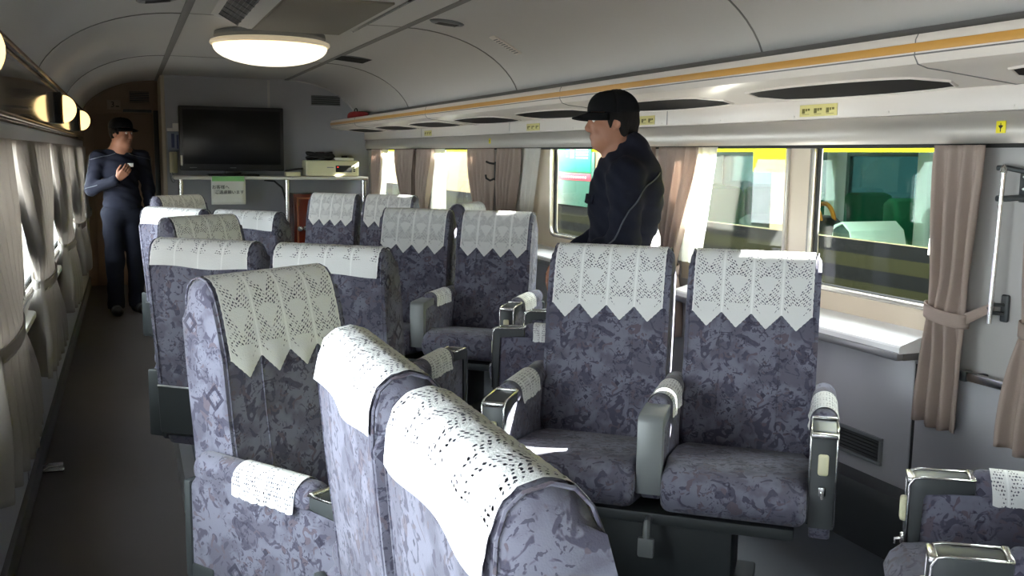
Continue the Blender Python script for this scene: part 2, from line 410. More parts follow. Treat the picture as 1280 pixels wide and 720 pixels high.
# brushed curved panel over the right windows
b = MB(); b.prism([(2.45, 1.515), (2.425, 1.518), (2.412, 1.545), (2.415, 1.58), (2.43, 1.612), (2.45, 1.615)], Y0, YP, axis='Y'); struct(b.build('trim_panel_brushed', M['brushed']))
b = MB(); b.box(2.405, XR, Y0, YP, 1.613, 1.715, .004)
for i in range(26): b.lathe([(.004, 0), (.003, -.002)], 6, axis='X', org=(2.405, Y0+.2+i*.5, 1.625))
struct(b.build('trim_valance', M['rackw']))
for i, y in enumerate((2.0, 4.05, 6.1, 8.2)):
    b = MB(); b.box(2.4035, 2.406, y-.002, y+.002, 1.618, 1.712); struct(b.build('trim_valance_gap_%d' % i, M['joint']))
b = MB(); b.box(2.43, XR+.02, Y0, YP, 1.505, 1.522); struct(b.build('trim_window_head', M['rubber']))

# windows on the right
def rrect(y0, y1, z0, z1, r, n=7):
    P = []
    for cy, cz, a0 in ((y1-r, z1-r, 0), (y0+r, z1-r, 90), (y0+r, z0+r, 180), (y1-r, z0+r, 270)):
        for i in range(n+1):
            a = math.radians(a0+90*i/n); P.append((cy+r*math.cos(a), cz+r*math.sin(a)))
    return P
def plate(name, xa, xb, outer, hole, r, m, parent=None):
    b = MB(); I = rrect(*hole, r); O = rrect(*outer, .002); n = len(I)
    vs = [(x, *p) for x in (xa, xb) for p in O] + [(x, *p) for x in (xa, xb) for p in I]
    fs = []
    for i in range(n):
        j = (i+1) % n; o0, o1, i0, i1 = i, n+i, 2*n+i, 3*n+i; p0, p1, q0, q1 = j, n+j, 2*n+j, 3*n+j
        fs += [(o0, p0, q0, i0), (o1, i1, q1, p1), (i0, q0, q1, i1), (o0, o1, p1, p0)]
    bm = bmesh.new(); V = [bm.verts.new(v) for v in vs]
    for f in fs: bm.faces.new([V[i] for i in f])
    bmesh.ops.recalc_face_normals(bm, faces=bm.faces[:]); b.bm(bm, False)
    return b.build(name, m, parent)
win_n = 0
def window(xin, sgn, outer, hole, frame_m, r=.055):
    """sgn +1: outside is towards +X"""
    global win_n; win_n += 1
    root = struct(plate('window_%d' % win_n, xin+sgn*.004, xin+sgn*.05, outer, hole, r, frame_m))
    b = MB(); h = hole; b.tube([(xin, *p) for p in rrect(h[0]+.004, h[1]-.004, h[2]+.004, h[3]-.004, r)], .011, 8, closed=True); b.build('window_lip', M['silver'], root)
    b = MB(); b.tube([(xin+sgn*.03, *p) for p in rrect(h[0]+.008, h[1]-.008, h[2]+.008, h[3]-.008, r)], .010, 8, closed=True); b.build('window_gasket', M['rubber'], root)
    b = MB(); b.prism(rrect(h[0]+.003, h[1]-.003, h[2]+.003, h[3]-.003, r), xin+sgn*.03, xin+sgn*.035, axis='X', smooth=False); b.build('pane', M['glass'], root)
    return root
for (o, hs) in zip(OPEN_R, [[(-1.70, -.15)], [(.40, 1.85)], [(2.35, 3.035), (3.175, 3.92)], [(4.30, 5.50)], [(6.7, 7.95)], [(8.9, 10.1)]]):
    for i, h in enumerate(hs):
        oy0 = o[0] if i == 0 else (hs[i-1][1]+h[0])/2
        oy1 = o[1] if i == len(hs)-1 else (h[1]+hs[i+1][0])/2
        window(XR, 1, (oy0, oy1, ZW0-.055, ZW1), (h[0], h[1], ZW0+.025, ZW1-.012), M['beigeframe'])
for o in OPEN_L:
    window(XL, -1, (o[0], o[1], ZL0, ZL1), (o[0]+.03, o[1]-.03, ZL0+.03, ZL1-.02), M['silver'], .05)
# sills
for i, o in enumerate([(-1.7, -.2), (.4, 1.7), (2.39, 3.80), (4.33, 5.86), (6.72, 7.88), (8.9, 9.85)]):
    b = MB(); b.prism([(2.452, .900), (2.444, .895), (2.325, .862), (2.32, .855), (2.32, .835), (2.452, .835)], o[0], o[1], axis='Y', smooth=False); struct(b.build('trim_sill_right_%d' % i, M['sill']))
    b = MB(); b.box(2.312, 2.34, o[0], o[1], .812, .839, .005); b.box(2.34, 2.45, o[0], o[1], .812, .835); struct(b.build('trim_sill_edge_%d' % i, M['trim']))
b = MB(); b.box(XL-.02, XL+.055, Y0, YP, .765, .792, .008); struct(b.build('trim_sill_left', M['white']))
# heater cover / skirting
b = MB(); b.prism([(XR, .1), (2.33, .125), (2.33, .30), (2.35, .34), (2.42, .35), (XR, .35)], Y0, YP, axis='Y', smooth=False); struct(b.build('baseboard_right', M['dark']))
b = MB(); b.box(XL-.01, XL+.02, Y0, YD, 0, .10, .005); struct(b.build('baseboard_left', mat('left_skirting', srgb(84, 82, 82), .5)))
for i, y in enumerate((2.5, 4.3, 6.1)):
    b = MB(); b.box(XL-.002, XL+.0015, y-.003, y+.003, .1, .765); struct(b.build('trim_left_gap_%d' % i, M['joint']))

# end partition with the television, passage and door beyond
def under_ceiling(x0, x1):
    pts = [(x, z+.01) for x, z in CV if x0 < x < x1]
    return pts
pp = [(.36, 0), (XR+.05, 0), (XR+.05, ZCOVE+.01)] + under_ceiling(.36, XR) + [(.36, ZC+.01)]
b = MB(); b.prism(pp, YP, YP+.05, axis='Y', smooth=False); struct(b.build('wall_end', M['endwall']))
b = MB(); b.box(.335, .375, YP-.012, YP+.9, 0, ZC, .006); struct(b.build('trim_partition_edge', mat('partition_edge_beige', srgb(180, 168, 148), .4)))
b = MB(); b.box(1.385, 1.41, YP-.006, YP, 1.9, ZC-.01, .002); struct(b.build('trim_partition_cover', M['wall']))
b = MB(); b.tube([(x, YP-.004, z-.004) for x, z in CV if .36 < x < 2.4], .008, 8); struct(b.build('trim_partition_arch', M['wall']))
pd = [(XL-.1, 0), (.40, 0), (.40, ZC+.01)] + [(x, z+.01) for x, z in CV if x < .36] + [(XL-.1, ZCOVE)]
b = MB(); b.prism(pd, YD, YD+.05, axis='Y', smooth=False); struct(b.build('wall_passage_end', M['tan']))
b = MB(); b.box(-.33, .27, YD-.02, YD, .01, 1.86, .006); dr = struct(b.build('door_1', M['tan']))
b = MB(); b.box(-.02, .27, YD-.035, YD-.015, 1.875, 1.905, .005); b.build('door_header', M['dark'], dr)
b = MB(); b.box(.285, .335, YD-.03, YD, .0, 1.9, .004); b.build('door_jamb', M['dark'], dr)
b = MB(); b.box(.20, .225, YD-.06, YD-.02, .85, 1.1, .008); b.build('door_handle', M['chrome'], dr)
b = MB(); b.tube([(x, YD-.004, z-.006) for x, z in CV if x < .36] , .012, 8); struct(b.build('trim_passage_arch', M['tan']))

def grille(name, org, u, v, wdt, hgt, n, frame_m, slat_m, depth, label, cat='vent', group=None):
    """louvred grille: org centre, u width direction, v height direction, facing -(u x v)... thin box with slats"""
    u, v = Vector(u), Vector(v); nrm = u.cross(v)
    root = empty(name, org); R = Matrix((u, v, nrm)).transposed().to_4x4(); R.translation = Vector(org); root.matrix_world = R
    tag(root, label, cat, group)
    b = MB(); t = .012
    for (a0, a1, c0, c1) in ((-wdt/2, wdt/2, -hgt/2, -hgt/2+t), (-wdt/2, wdt/2, hgt/2-t, hgt/2), (-wdt/2, -wdt/2+t, -hgt/2+t, hgt/2-t), (wdt/2-t, wdt/2, -hgt/2+t, hgt/2-t)):
        b.box(a0, a1, c0, c1, 0, depth, .002)
    b.build('frame', frame_m, root)
    b = MB(); b.box(-wdt/2+.005, wdt/2-.005, -hgt/2+.005, hgt/2-.005, 0, .002); b.build('backing', M['black'], root)
    b = MB(); rx = Matrix.Rotation(math.radians(35), 3, 'X')
    for i in range(n):
        y = -hgt/2+t+(hgt-2*t)*(i+.5)/n
        bb = MB(); bb.box(-wdt/2+t, wdt/2-t, -.0012, .0012, -depth*.40, depth*.40); b.add([tuple(rx @ Vector(p) + Vector((0, y, depth*.55))) for p in bb.v], bb.f)
    b.build('louvres', slat_m, root)
    return root
grille('wall_vent_grille', (1.99, YP-.001, 2.02), (1, 0, 0), (0, 0, 1), .33, .125, 7, M['endwall'], M['grey'], .012, 'louvred vent grille high on the grey end wall, up right of the television')
grille('door_vent_grille', (.15, YD-.001, 2.04), (1, 0, 0), (0, 0, 1), .22, .14, 6, M['tan'], M['tan'], .012, 'small square louvred grille above the passage door')
grille('heater_vent_grille', (2.419, 2.66, .45), (0, -1, 0), (0, 0, 1), .25, .10, 6, M['grey'], M['dark'], .012, 'grey louvred vent low on the window side wall beside the nearest double seat')

# ------------------------------------------------------------------ ground and train outside
b = MB(); b.box(-9, 16, -30, 40, -1.35, -1.2); struct(b.build('ground', M['track']))
TX = 3.45
tr = empty('commuter_train', (TX, 4, -1.2)); tag(tr, 'beige and lime green train standing on the next track outside the windows', 'train')
tr.rotation_euler = (0, 0, 0)
def tpart(b, name, m, parent=tr):
    o = b.build(name, m, None); o.parent = parent; o.matrix_parent_inverse = Matrix.Translation(-Vector((TX, 4, -1.2))); return o
TW = [(-7.4, -6.0), (-4.6, -3.2), (-1.8, -.3), (.6, 2.6), (3.38, 4.36), (4.62, 5.7), (6.92, 8.1), (9.1, 9.75), (11.0, 12.6), (13.4, 15.0)]
TZ0, TZ1 = 1.06, 1.505
b = MB(); b.box(TX, TX+.06, -9, 18, -1.0, TZ0); b.box(TX, TX+.06, -9, 18, TZ1, 1.765)
ys = [-9] + [v for o in TW for v in o] + [18]
for a, c in zip(ys[0::2], ys[1::2]): b.box(TX, TX+.06, a, c, TZ0, TZ1)
tpart(b, 'body_side', M['t_body'])
b = MB(); b.box(TX-.004, TX, -9, 18, TZ1, 1.755); b.box(TX-.004, TX+.001, 4.36, 4.80, 1.39, TZ1); b.box(TX-.004, TX+.001, 7.72, 7.86, 1.42, TZ1); tpart(b, 'lime_band', M['t_lime'])
for z0, z1, m in ((.99, 1.06, 't_dark'), (.92, .99, 't_olive'), (.85, .92, 't_dark'), (.79, .85, 't_olive'), (.70, .79, 't_dark'), (.3, .70, 't_olive')):
    b = MB(); b.box(TX-.004, TX, -9, 18, z0, z1); tpart(b, 'stripe', M[m])
for a, c in TW:
    b = MB(); b.box(TX+.02, TX+.026, a, c, TZ0, TZ1); tpart(b, 'pane', M['t_glass'])
b = MB(); b.box(TX+2.6, TX+2.66, -9, 18, -1.0, .95); b.box(TX+2.6, TX+2.66, -9, 18, 1.5, 1.765)
for a in np.arange(-9, 18, 2.0): b.box(TX+2.6, TX+2.66, a, a+.5, .95, 1.5)
tpart(b, 'far_side', M['t_teal'])
b = MB(); b.box(TX+2.62, TX+2.63, -9, 18, .95, 1.5); tpart(b, 'far_pane', M['far_glass'])
b = MB(); b.box(TX+.06, TX+2.6, -9, 18, -.12, 0); tpart(b, 'floor', M['t_dark'])
b = MB(); b.prism([(TX, 1.76), (TX+.25, 1.84), (TX+1.33, 1.92), (TX+2.41, 1.84), (TX+2.66, 1.76)], -9, 18, axis='Y'); tpart(b, 'roof', M['t_body'])
b = MB(); b.box(TX+.45, TX+2.1, 4.2, 12.5, 1.80, 2.36, .05); tpart(b, 'added_sun_blocker', M['t_body'])  # unseen box added on the roof to keep sun off the aisle floor
b = MB()
for a in np.arange(-8, 17, 2.5): b.box(TX+1.2, TX+1.45, a, a+1.8, 1.70, 1.735, .01)
tpart(b, 'ceiling_lamp', mat('train_lamp', (.9, .9, .9), .4, emit=(.95, 1, 1), es=2.2))
def tseat(y, x, m, f=1):
    b = MB()
    b.prism([(y, .35), (y+.06*f, 1.10), (y+.10*f, 1.18), (y+.17*f, 1.20), (y+.22*f, 1.16), (y+.20*f, .35)], x, x+.44, .04, axis='X'); b.box(x, x+.44, y-.4*f, y, .32, .45, .04)
    o = tpart(b, 'seat', m)
def near_seat(y, cover):
    b = MB(); b.prism([(y, .30), (y+.05, .95), (y+.09, 1.07), (y+.15, 1.11), (y+.22, 1.08), (y+.22, .30)], TX+.22, TX+.66, .05, axis='X'); b.box(TX+.22, TX+.66, y-.42, y, .30, .44, .04)
    o = tpart(b, 'seat', M['t_seatd'])
    if cover:
        b = MB(); b.prism([(y+.045, .95), (y+.082, 1.075), (y+.148, 1.122), (y+.215, 1.10), (y+.235, 1.00), (y+.225, 1.00), (y+.208, 1.085), (y+.15, 1.11), (y+.092, 1.07), (y+.055, .95)], TX+.25, TX+.63, axis='X'); tpart(b, 'headrest_cloth', M['white'])
for y in (2.9, 4.15, 5.05, 6.2, 7.4, 8.5, 9.7): near_seat(y, y in (4.15, 7.4))
for y in (3.3, 4.3, 5.2, 6.2, 7.6, 8.6, 9.8): 
    for x in (1.55, 2.05): tseat(y, TX+x, M['t_seat'])
b = MB(); b.box(TX+.9, TX+1.0, 5.15, 5.25, 0, 2.0, .02); b.box(TX+.9, TX+1.0, 4.35, 4.45, 0, 2.0, .02); tpart(b, 'partition_post', M['white'])
b = MB()
for z in (1.02, 1.14, 1.26, 1.38): b.box(TX+.34, TX+.37, 4.72, 5.02, z, z+.11, .01)
tpart(b, 'poster_rack', M['white'])
bag = empty('shoulder_bag', (TX+.45, 4.76, .45)); tag(bag, 'black bag with orange handles on a seat of the neighbouring train', 'bag')
b = MB(); b.box(-.13, .13, -.13, .13, 0, .68, .08, 4); b.build('bag_body', M['black'], bag)
b = MB()
for s in (-1, 1): b.tube([(s*.05, .10*math.cos(a), .62+.13*math.sin(a)) for a in np.linspace(0, math.pi, 12)], .014, 8)
b.build('handle', M['orange_b'], bag)
# green notice over a red strip further along; its lettering is too small to make out: rows of strokes
sg = empty('green_notice', (TX-.012, 7.3, 1.3)); tag(sg, 'green notice with white lettering over a red strip on the neighbouring train', 'sign')
def spart(b, name, m): return b.build(name, m, sg)
b = MB(); b.box(-.004, .006, -.42, .42, -.24, .20, .004); spart(b, 'dark_backing', mat('dark_green_pane', srgb(46, 92, 80), .3))
b = MB(); b.box(-.010, -.004, -.37, .33, .04, .25, .002); spart(b, 'green_field', M['sign_g'])
b = MB(); b.box(-.010, -.004, -.37, .33, -.03, .025, .002); spart(b, 'red_field', M['sign_r'])
b = MB(); b.box(-.010, -.004, .27, .35, -.20, -.04, .002); spart(b, 'white_tag', M['white'])
b = MB()
for r_ in range(4):
    for c_ in range(5): b.box(-.0115, -.010, -.32+c_*.045, -.285+c_*.045, .150+r_*.023, .160+r_*.023)
for c_ in range(11): b.box(-.0115, -.010, -.30+c_*.045, -.275+c_*.045, -.010, .004)
spart(b, 'white_lettering', M['white'])
b = MB(); b.box(-.0115, -.010, .03, .10, .155, .235); spart(b, 'blue_character', mat('blue_print', srgb(70, 130, 220), .5))
b = MB(); b.box(-.0115, -.010, -.06, .01, .150, .24); spart(b, 'grey_character', mat('grey_print', srgb(150, 120, 140), .5))

# ------------------------------------------------------------------ seats
Z0 = .125                       # top of the platform the seats stand on
def backrest_profile():
    return [(y, z*.927) for y, z in backrest_points()]
def backrest_points():
    f = [(.195, .38), (.205, .48), (.232, .60), (.252, .75), (.268, .90), (.290, 1.00), (.305, 1.055)]
    crest = [(.316, 1.083), (.334, 1.104), (.360, 1.113), (.387, 1.107), (.405, 1.090), (.414, 1.06)]
    bk = [(.416, 1.00), (.404, .85), (.388, .70), (.370, .50), (.358, .36), (.34, .30), (.23, .30)]
    return f + crest + bk
BP = backrest_profile()
def backrest_mesh(wd=.425):
    b = MB(); b.prism(BP, -wd/2, wd/2, .032, seg=4)
    for x in (-.095, .095):        # stitched seams down the front
        pts = [(x, p[0]-.0005, p[1]) for p in BP[1:7]]
        b.tube(pts, .0022, 5)
    for s in (-1, 1):              # piping round the side panels
        pts = [(s*(wd/2-.012), p[0]+(0 if i > 9 else -.002)*0, p[1]) for i, p in enumerate(BP[1:17])]
        b.tube([(q[0], .33+(q[1]-.33)*1.0, q[2]) for q in pts], .0026, 5)
    return b.mesh('backrest', [M['fabric']], 60)
def cushion_mesh(wd=.405):
    P = [(.22, .40), (.10, .418), (-.02, .432), (-.12, .444), (-.19, .448), (-.235, .440), (-.262, .415), (-.274, .385), (-.268, .352), (-.25, .325), (-.21, .312), (-.10, .31), (.22, .31)]
    b = MB(); b.prism(P, -wd/2, wd/2, .03, seg=4)
    return b.mesh('seat_cushion', [M['fabric']], 60)
ARM_T = .594
def arm_panel_mesh(wd=.066, low=.20):
    """upholstered side panel with its padded roll"""
    b = MB()
    P = [(.335, low+.06), (.335, ARM_T-.06), (.30, ARM_T-.02), (-.195, ARM_T-.035), (-.20, low+.06), (-.17, low), (.28, low)]
    b.prism(P, -wd/2+.004, wd/2-.004, .008)
    return b.mesh('armrest_panel', [M['fabric']], 40)
def arm_pad_mesh(wd=.066):
    b = MB(); n = 14; hw = wd/2+.004
    pr = [(hw*math.cos(math.pi*i/n), ARM_T-.012+.036*math.sin(math.pi*i/n)) for i in range(n+1)] + [(-hw*.95, ARM_T-.03), (hw*.95, ARM_T-.03)]
    b.prism(pr, -.085, .315, .016, axis='Y')
    return b.mesh('armrest_pad', [M['fabric']], 50)
def arm_front_mesh(wd=.070, low=.32):
    """metal front of the arm: vertical plate turning back over the top to the pad, with a bright rim"""
    b = MB()
    P = [(-.225, low), (-.225, ARM_T-.02), (-.215, ARM_T-.004), (-.20, ARM_T), (-.082, ARM_T+.004), (-.082, ARM_T-.03), (-.19, ARM_T-.036), (-.196, ARM_T-.05), (-.196, low)]
    b.prism(P, -wd/2, wd/2, .004, seg=2)
    return b
def arm_rim_mesh(wd=.070):
    b = MB()
    for s in (-1, 1):
        b.tube([(s*wd/2, -.225, .33), (s*wd/2, -.225, ARM_T-.02), (s*wd/2, -.215, ARM_T-.003), (s*wd/2, -.20, ARM_T+.001), (s*wd/2, -.082, ARM_T+.005)], .0035, 6)
    b.box(-wd/2, wd/2, -.230, -.212, ARM_T-.016, ARM_T-.002, .003); b.box(-wd/2, wd/2, -.096, -.082, ARM_T+.002, ARM_T+.012, .003)
    return b.mesh('armrest_rim', [M['chrome']])
ME = {}
ME['back'], ME['cushion'] = backrest_mesh(), cushion_mesh()
ME['panel1'], ME['panel2'], ME['panel_mid'] = arm_panel_mesh(.066, .12), arm_panel_mesh(.066, .27), arm_panel_mesh(.066, .33)
ME['pad'], ME['rim'] = arm_pad_mesh(), arm_rim_mesh()
ME['front_dark'] = arm_front_mesh().mesh('armrest_front', [M['dark']], 40)
ME['front_grey'] = arm_front_mesh(.076, .36).mesh('armrest_front', [M['grey']], 40)
b = MB(); b.box(-.036, .036, .325, .350, .30, ARM_T-.045, .008); b.box(-.033, .033, .25, .34, .30, .34, .006); ME['rear'] = b.mesh('armrest_rear', [M['dark']], 40)
b = MB(); b.box(-.014, .014, -.240, -.222, .475, .535, .007, 3); ME['button'] = b.mesh('release_button', [M['cream']], 40)
b = MB(); b.box(-.010, .010, -.235, -.222, .415, .442, .004); b.tube([(0, -.232, .428), (0, -.246, .425), (0, -.247, .413)], .004, 6); ME['latch'] = b.mesh('latch', [M['chrome']], 40)
def shell_mesh(w):
    b = MB(); b.prism([(.386, .50), (.394, .50), (.384, .33), (.35, .31), (.30, .31), (.30, .32), (.370, .335)], -w/2, w/2, .003, seg=1)
    return b.mesh('back_shell', [M['dark']], 40)
def shell_edge_mesh(w):
    b = MB(); b.tube([(-w/2, .390, .502), (w/2, .390, .502)], .004, 6); return b.mesh('shell_edge', [M['trim']])
def pedestal_mesh(w):
    b = MB(); hw = w/2
    b.box(-hw*.62, hw*.62, -.15, .17, 0, .035, .008); b.box(-hw*.50, hw*.50, -.13, .15, .03, .26, .012); b.box(-hw*.86, hw*.86, -.19, .22, .255, .292, .008)
    return b.mesh('pedestal', [M['dark']], 40)
b = MB(); b.tube([(0, -.18, .275), (0, -.215, .27), (0, -.226, .25), (0, -.226, .225)], .012, 8); b.box(-.024, .024, -.239, -.219, .17, .23, .006); ME['pedal'] = b.mesh('rotation_pedal', [M['grey']], 40)
PW = .481
for n_ in (1, 2):
    w_ = PW*n_; ME['shell%d' % n_] = shell_mesh(w_-.075); ME['edge%d' % n_] = shell_edge_mesh(w_-.075); ME['ped%d' % n_] = pedestal_mesh(w_)

def lace_path(front=.29, back=.13, gap=.0042):
    """points along the backrest profile from the front hem over the crest to the back hem, lifted off the cloth"""
    P = [Vector((0, p[0], p[1])) for p in BP[:18]]
    out = []
    for i, p in enumerate(P):
        a = P[max(0, i-1)]; c = P[min(len(P)-1, i+1)]; t = (c-a).normalized(); nrm = Vector((0, -t.z, t.y)); out.append(p + nrm*gap)
    # arclength from the crest (index 9)
    L_ = [0]
    for i in range(1, len(out)): L_.append(L_[-1]+(out[i]-out[i-1]).length)
    cz = L_[9]
    return out, L_, cz - front, cz + back
LP = lace_path()
def lace_at(s, pts, L_):
    s = max(0, min(L_[-1]-1e-6, s))
    for i in range(len(L_)-1):
        if L_[i] <= s <= L_[i+1]:
            t = (s-L_[i])/(L_[i+1]-L_[i]); return pts[i].lerp(pts[i+1], t)
def lace_cover_mesh(seed, wd=.38, cols=4, tooth=.05, dx=0.0, front=.285, back=.13):
    rnd = random.Random(seed); pts, L_, s0, s1 = lace_path(front, back); ph = rnd.random()*6
    nu, nv = 96, 40; unit = wd/cols
    def point(u, v):
        fr = (u*cols) % 1.0; zig = abs(fr-.5)*2                # 0 at the tip of a tooth, 1 between teeth
        start = s0 + tooth*zig*(1 if True else 0) + .0022*abs(math.sin(u*cols*math.pi*9))
        s = start + (s1-start)*v + .004*math.sin(u*7+ph)*v
        p = lace_at(s, pts, L_)
        ex = .0022*abs(math.sin(s*150)) * (2*abs(u-.5))**8
        tipout = .002 + .006*(1-min(1, (s-s0)/.10))*(.5+.5*math.sin(u*cols*2*math.pi+ph)) if s < s0+.10 else .002
        n = Vector((0, -1, .15)) if s < s0+.2 else Vector((0, 0, 0))
        p = p + n*(tipout-.002)
        if s > s1-.05: p = p + Vector((0, 1, 0))*(.004*(s-s1+.05)/.05*(1+math.sin(u*9+ph)))
        return (dx + (u-.5)*wd + (ex if u > .5 else -ex), p.y, p.z)
    b = MB(); b.grid(point, nu, nv, uv=lambda u, v: (u*cols, (front+back)/unit*v + .0))
    return b.mesh('lace_headrest_cover', [M['lace']])
def arm_cover_mesh(seed):
    rnd = random.Random(seed); ph = rnd.random()*6; hw = .0385; n = 20
    prof = [(hw+.002, ARM_T-.044)] + [(hw*1.03*math.cos(math.pi*i/n), ARM_T-.011+.040*math.sin(math.pi*i/n)) for i in range(n+1)] + [(-hw-.002, ARM_T-.044)]
    L_ = [0]
    for i in range(1, len(prof)): L_.append(L_[-1]+math.dist(prof[i], prof[i-1]))
    y0 = -.05 + rnd.uniform(-.01, .01); y1 = y0+.205
    def point(u, v):
        s = v*L_[-1]
        for i in range(len(L_)-1):
            if s <= L_[i+1]+1e-9:
                t = (s-L_[i])/(L_[i+1]-L_[i]); q = [prof[i][k]+(prof[i+1][k]-prof[i][k])*t for k in (0, 1)]; break
        hem = (2*abs(v-.5))**6
        return (q[0] + math.copysign(.003*hem*(1+math.sin(u*11+ph)), q[0]), y0+(y1-y0)*u + .003*math.sin(v*8+ph), q[1] - hem*.004*abs(math.sin(u*22)))
    b = MB(); b.grid(point, 30, 44, uv=lambda u, v: (u*3.0+.5, .35+v*2.1))
    return b.mesh('lace_armrest_cover', [M['lace']])
LACE = [lace_cover_mesh(i) for i in range(4)]
LACE_BACK = [lace_cover_mesh(20+i, back=.115) for i in range(3)]
ACOV = [arm_cover_mesh(i) for i in range(4)]

def add_seat(n, origin, deg, label, group, covers, arm_covers, arm_back=0.0):
    """n seats side by side; deg: direction the sitter looks, measured from +X. covers: label per seat; arm_covers: {arm index: label}"""
    rz = math.radians(deg+90)
    root = empty('double_seat' if n == 2 else 'single_seat', (origin[0], origin[1], Z0), rz); tag(root, label, 'seat', group)
    R = root.matrix_basis if False else Matrix.Translation((origin[0], origin[1], Z0)) @ Matrix.Rotation(rz, 4, 'Z')
    xs = [(i-(n-1)/2)*PW for i in range(n)]
    for i, x in enumerate(xs):
        for key, nm in (('cushion', 'seat_cushion'), ('back', 'backrest')):
            o = link(nm, ME[key], None, root); o.location = (x, 0, 0)
        o = link('lace_headrest_cover', (LACE if (deg % 360) > 180 or True else LACE)[random.randrange(4)], None); o.matrix_world = R @ Matrix.Translation((x, 0, 0)); tag(o, covers[i], 'headrest cover', 'lace headrest covers')
    for i in range(n+1):
        x = (i-n/2)*PW; mid = 0 < i < n
        o = link('armrest', ME['panel_mid' if mid else 'panel%d' % n], None, root); o.location = (x, arm_back, 0)
        p = link('armrest_pad', ME['pad'], None, o); link('armrest_rear', ME['rear'], None, o)
        p = link('armrest_front', ME['front_grey' if mid else 'front_dark'], None, o)
        if not mid:
            link('armrest_rim', ME['rim'], None, o); link('release_button', ME['button'], None, o); link('latch', ME['latch'], None, o)
        if i in arm_covers:
            c = link('lace_armrest_cover', ACOV[random.randrange(4)], None); c.matrix_world = R @ Matrix.Translation((x, arm_back, 0)); tag(c, arm_covers[i], 'armrest cover', 'lace armrest covers')
    sh = link('back_shell', ME['shell%d' % n], None, root); link('shell_edge', ME['edge%d' % n], None, sh)
    link('pedestal', ME['ped%d' % n], None, root); link('rotation_pedal', ME['pedal'], None, root)
    return root
GP, GS = 'double seats of the lounge car', 'single seats of the lounge car'
# facing (deg): P -135, C/D 45, A 8.5, B/E/F -45, G/S 140..151.  local x runs to the sitter's left
def W(kind, where): return '%s %s' % (kind, where)
add_seat(2, (1.521, 2.531), -129.3, 'large double seat facing the viewer in front of the man in the black cap', GP,
    ['white lace headrest cover directly below the man in the black cap', 'white lace headrest cover with sunlit top, window half of the large double seat'],
    {0: 'lace cover on the outer armrest next to the sunlit patch on the cushion', 1: 'lace cover on the middle armrest of the large double seat facing the viewer', 2: 'lace cover on the window-side armrest of the large double seat facing the viewer'})
add_seat(2, (1.484, 4.834), -129.3, 'second double seat facing the viewer, behind the large one, its cushions in shade', GP,
    ['lace headrest cover on the aisle half of the second double seat facing the viewer', 'lace headrest cover on the window half of the second double seat facing the viewer'],
    {1: 'small lace cover on the middle armrest of the second double seat', 2: 'small lace cover on the window-side armrest of the second double seat'})
add_seat(2, (1.429, 7.001), -132.3, 'farthest double seat facing the viewer, in front of the red-brown cabinet', GP,
    ['lace headrest cover beside the red-brown cabinet, on the farthest double seat', 'lace headrest cover by the far windows, on the farthest double seat'],
    {1: 'lace cover on the middle armrest of the farthest double seat'})
add_seat(2, (.662, 3.628), 51.8, 'double seat seen from behind, between the two nearest single seats along the aisle', GP,
    ['white cover over the window half of the nearest far-facing double seat along the aisle', 'white cover over the aisle half of the nearest far-facing double seat along the aisle'][::-1],
    {0: 'lace cover on the armrest whose steel corner shows beyond the foreground seat', 2: 'cover on the aisle-side armrest of the nearer far-facing double seat'})
add_seat(2, (.661, 5.632), 46.2, 'farther double seat seen from behind, near the man by the aisle windows', GP,
    ['white cover on the half away from the aisle of the farther far-facing double seat', 'white cover on the aisle half of the farther far-facing double seat'],
    {2: 'cover on the aisle-side armrest of the farther far-facing double seat'})
add_seat(2, (.718, 1.232), 0.0, 'foreground double seat seen from behind and above, closest to the viewer', GP,
    ['bright lace headrest cover closest to the viewer, full of openwork holes', 'bright lace headrest cover on the far half of the foreground double seat'],
    {1: 'cover on the middle armrest of the foreground double seat'}, arm_back=.07)
add_seat(1, (.521, 2.244), -55.9, 'single seat by the aisle right behind the foreground seat, its flank lit by the windows', GS,
    ['shaded lace headrest cover with pointed hem on the nearest single seat by the aisle'], {0: 'lace cover on the broad armrest of the nearest single seat by the aisle'})
add_seat(1, (.530, 4.552), -53.4, 'second single seat by the aisle, between the two double seats seen from behind', GS,
    ['shaded grey-looking lace cover between the two far-facing double seats'], {})
add_seat(1, (.555, 6.844), -49.5, 'farthest single seat by the aisle, only its headrest showing below the television shelf', GS,
    ['grey-looking lace cover farthest down the aisle, below the television shelf'], {})
add_seat(1, (1.741, 1.386), 140.5, 'single seat cut off at the frame corner, cushion and steel-tipped armrests showing', GS,
    ['lace headrest cover of the single seat cut off at the frame corner'], {0: 'openwork lace cover on the far armrest of the seat at the frame corner', 1: 'lace cover on the near armrest of the seat at the frame corner'})
add_seat(1, (1.80, 3.92), 140.7, 'single seat half hidden behind the large double seat, turned towards the aisle', GS,
    ['bright lace headrest cover showing just behind the man in the black cap'], {0: 'lace cover on the farther armrest of the half hidden single seat', 1: 'lace cover on the nearer armrest of the half hidden single seat'})
add_seat(1, (1.76, 6.12), 140.7, 'single seat behind the second double seat, only its sunlit top showing', GS,
    ['blazing white lace headrest cover just behind the second double seat'], {})

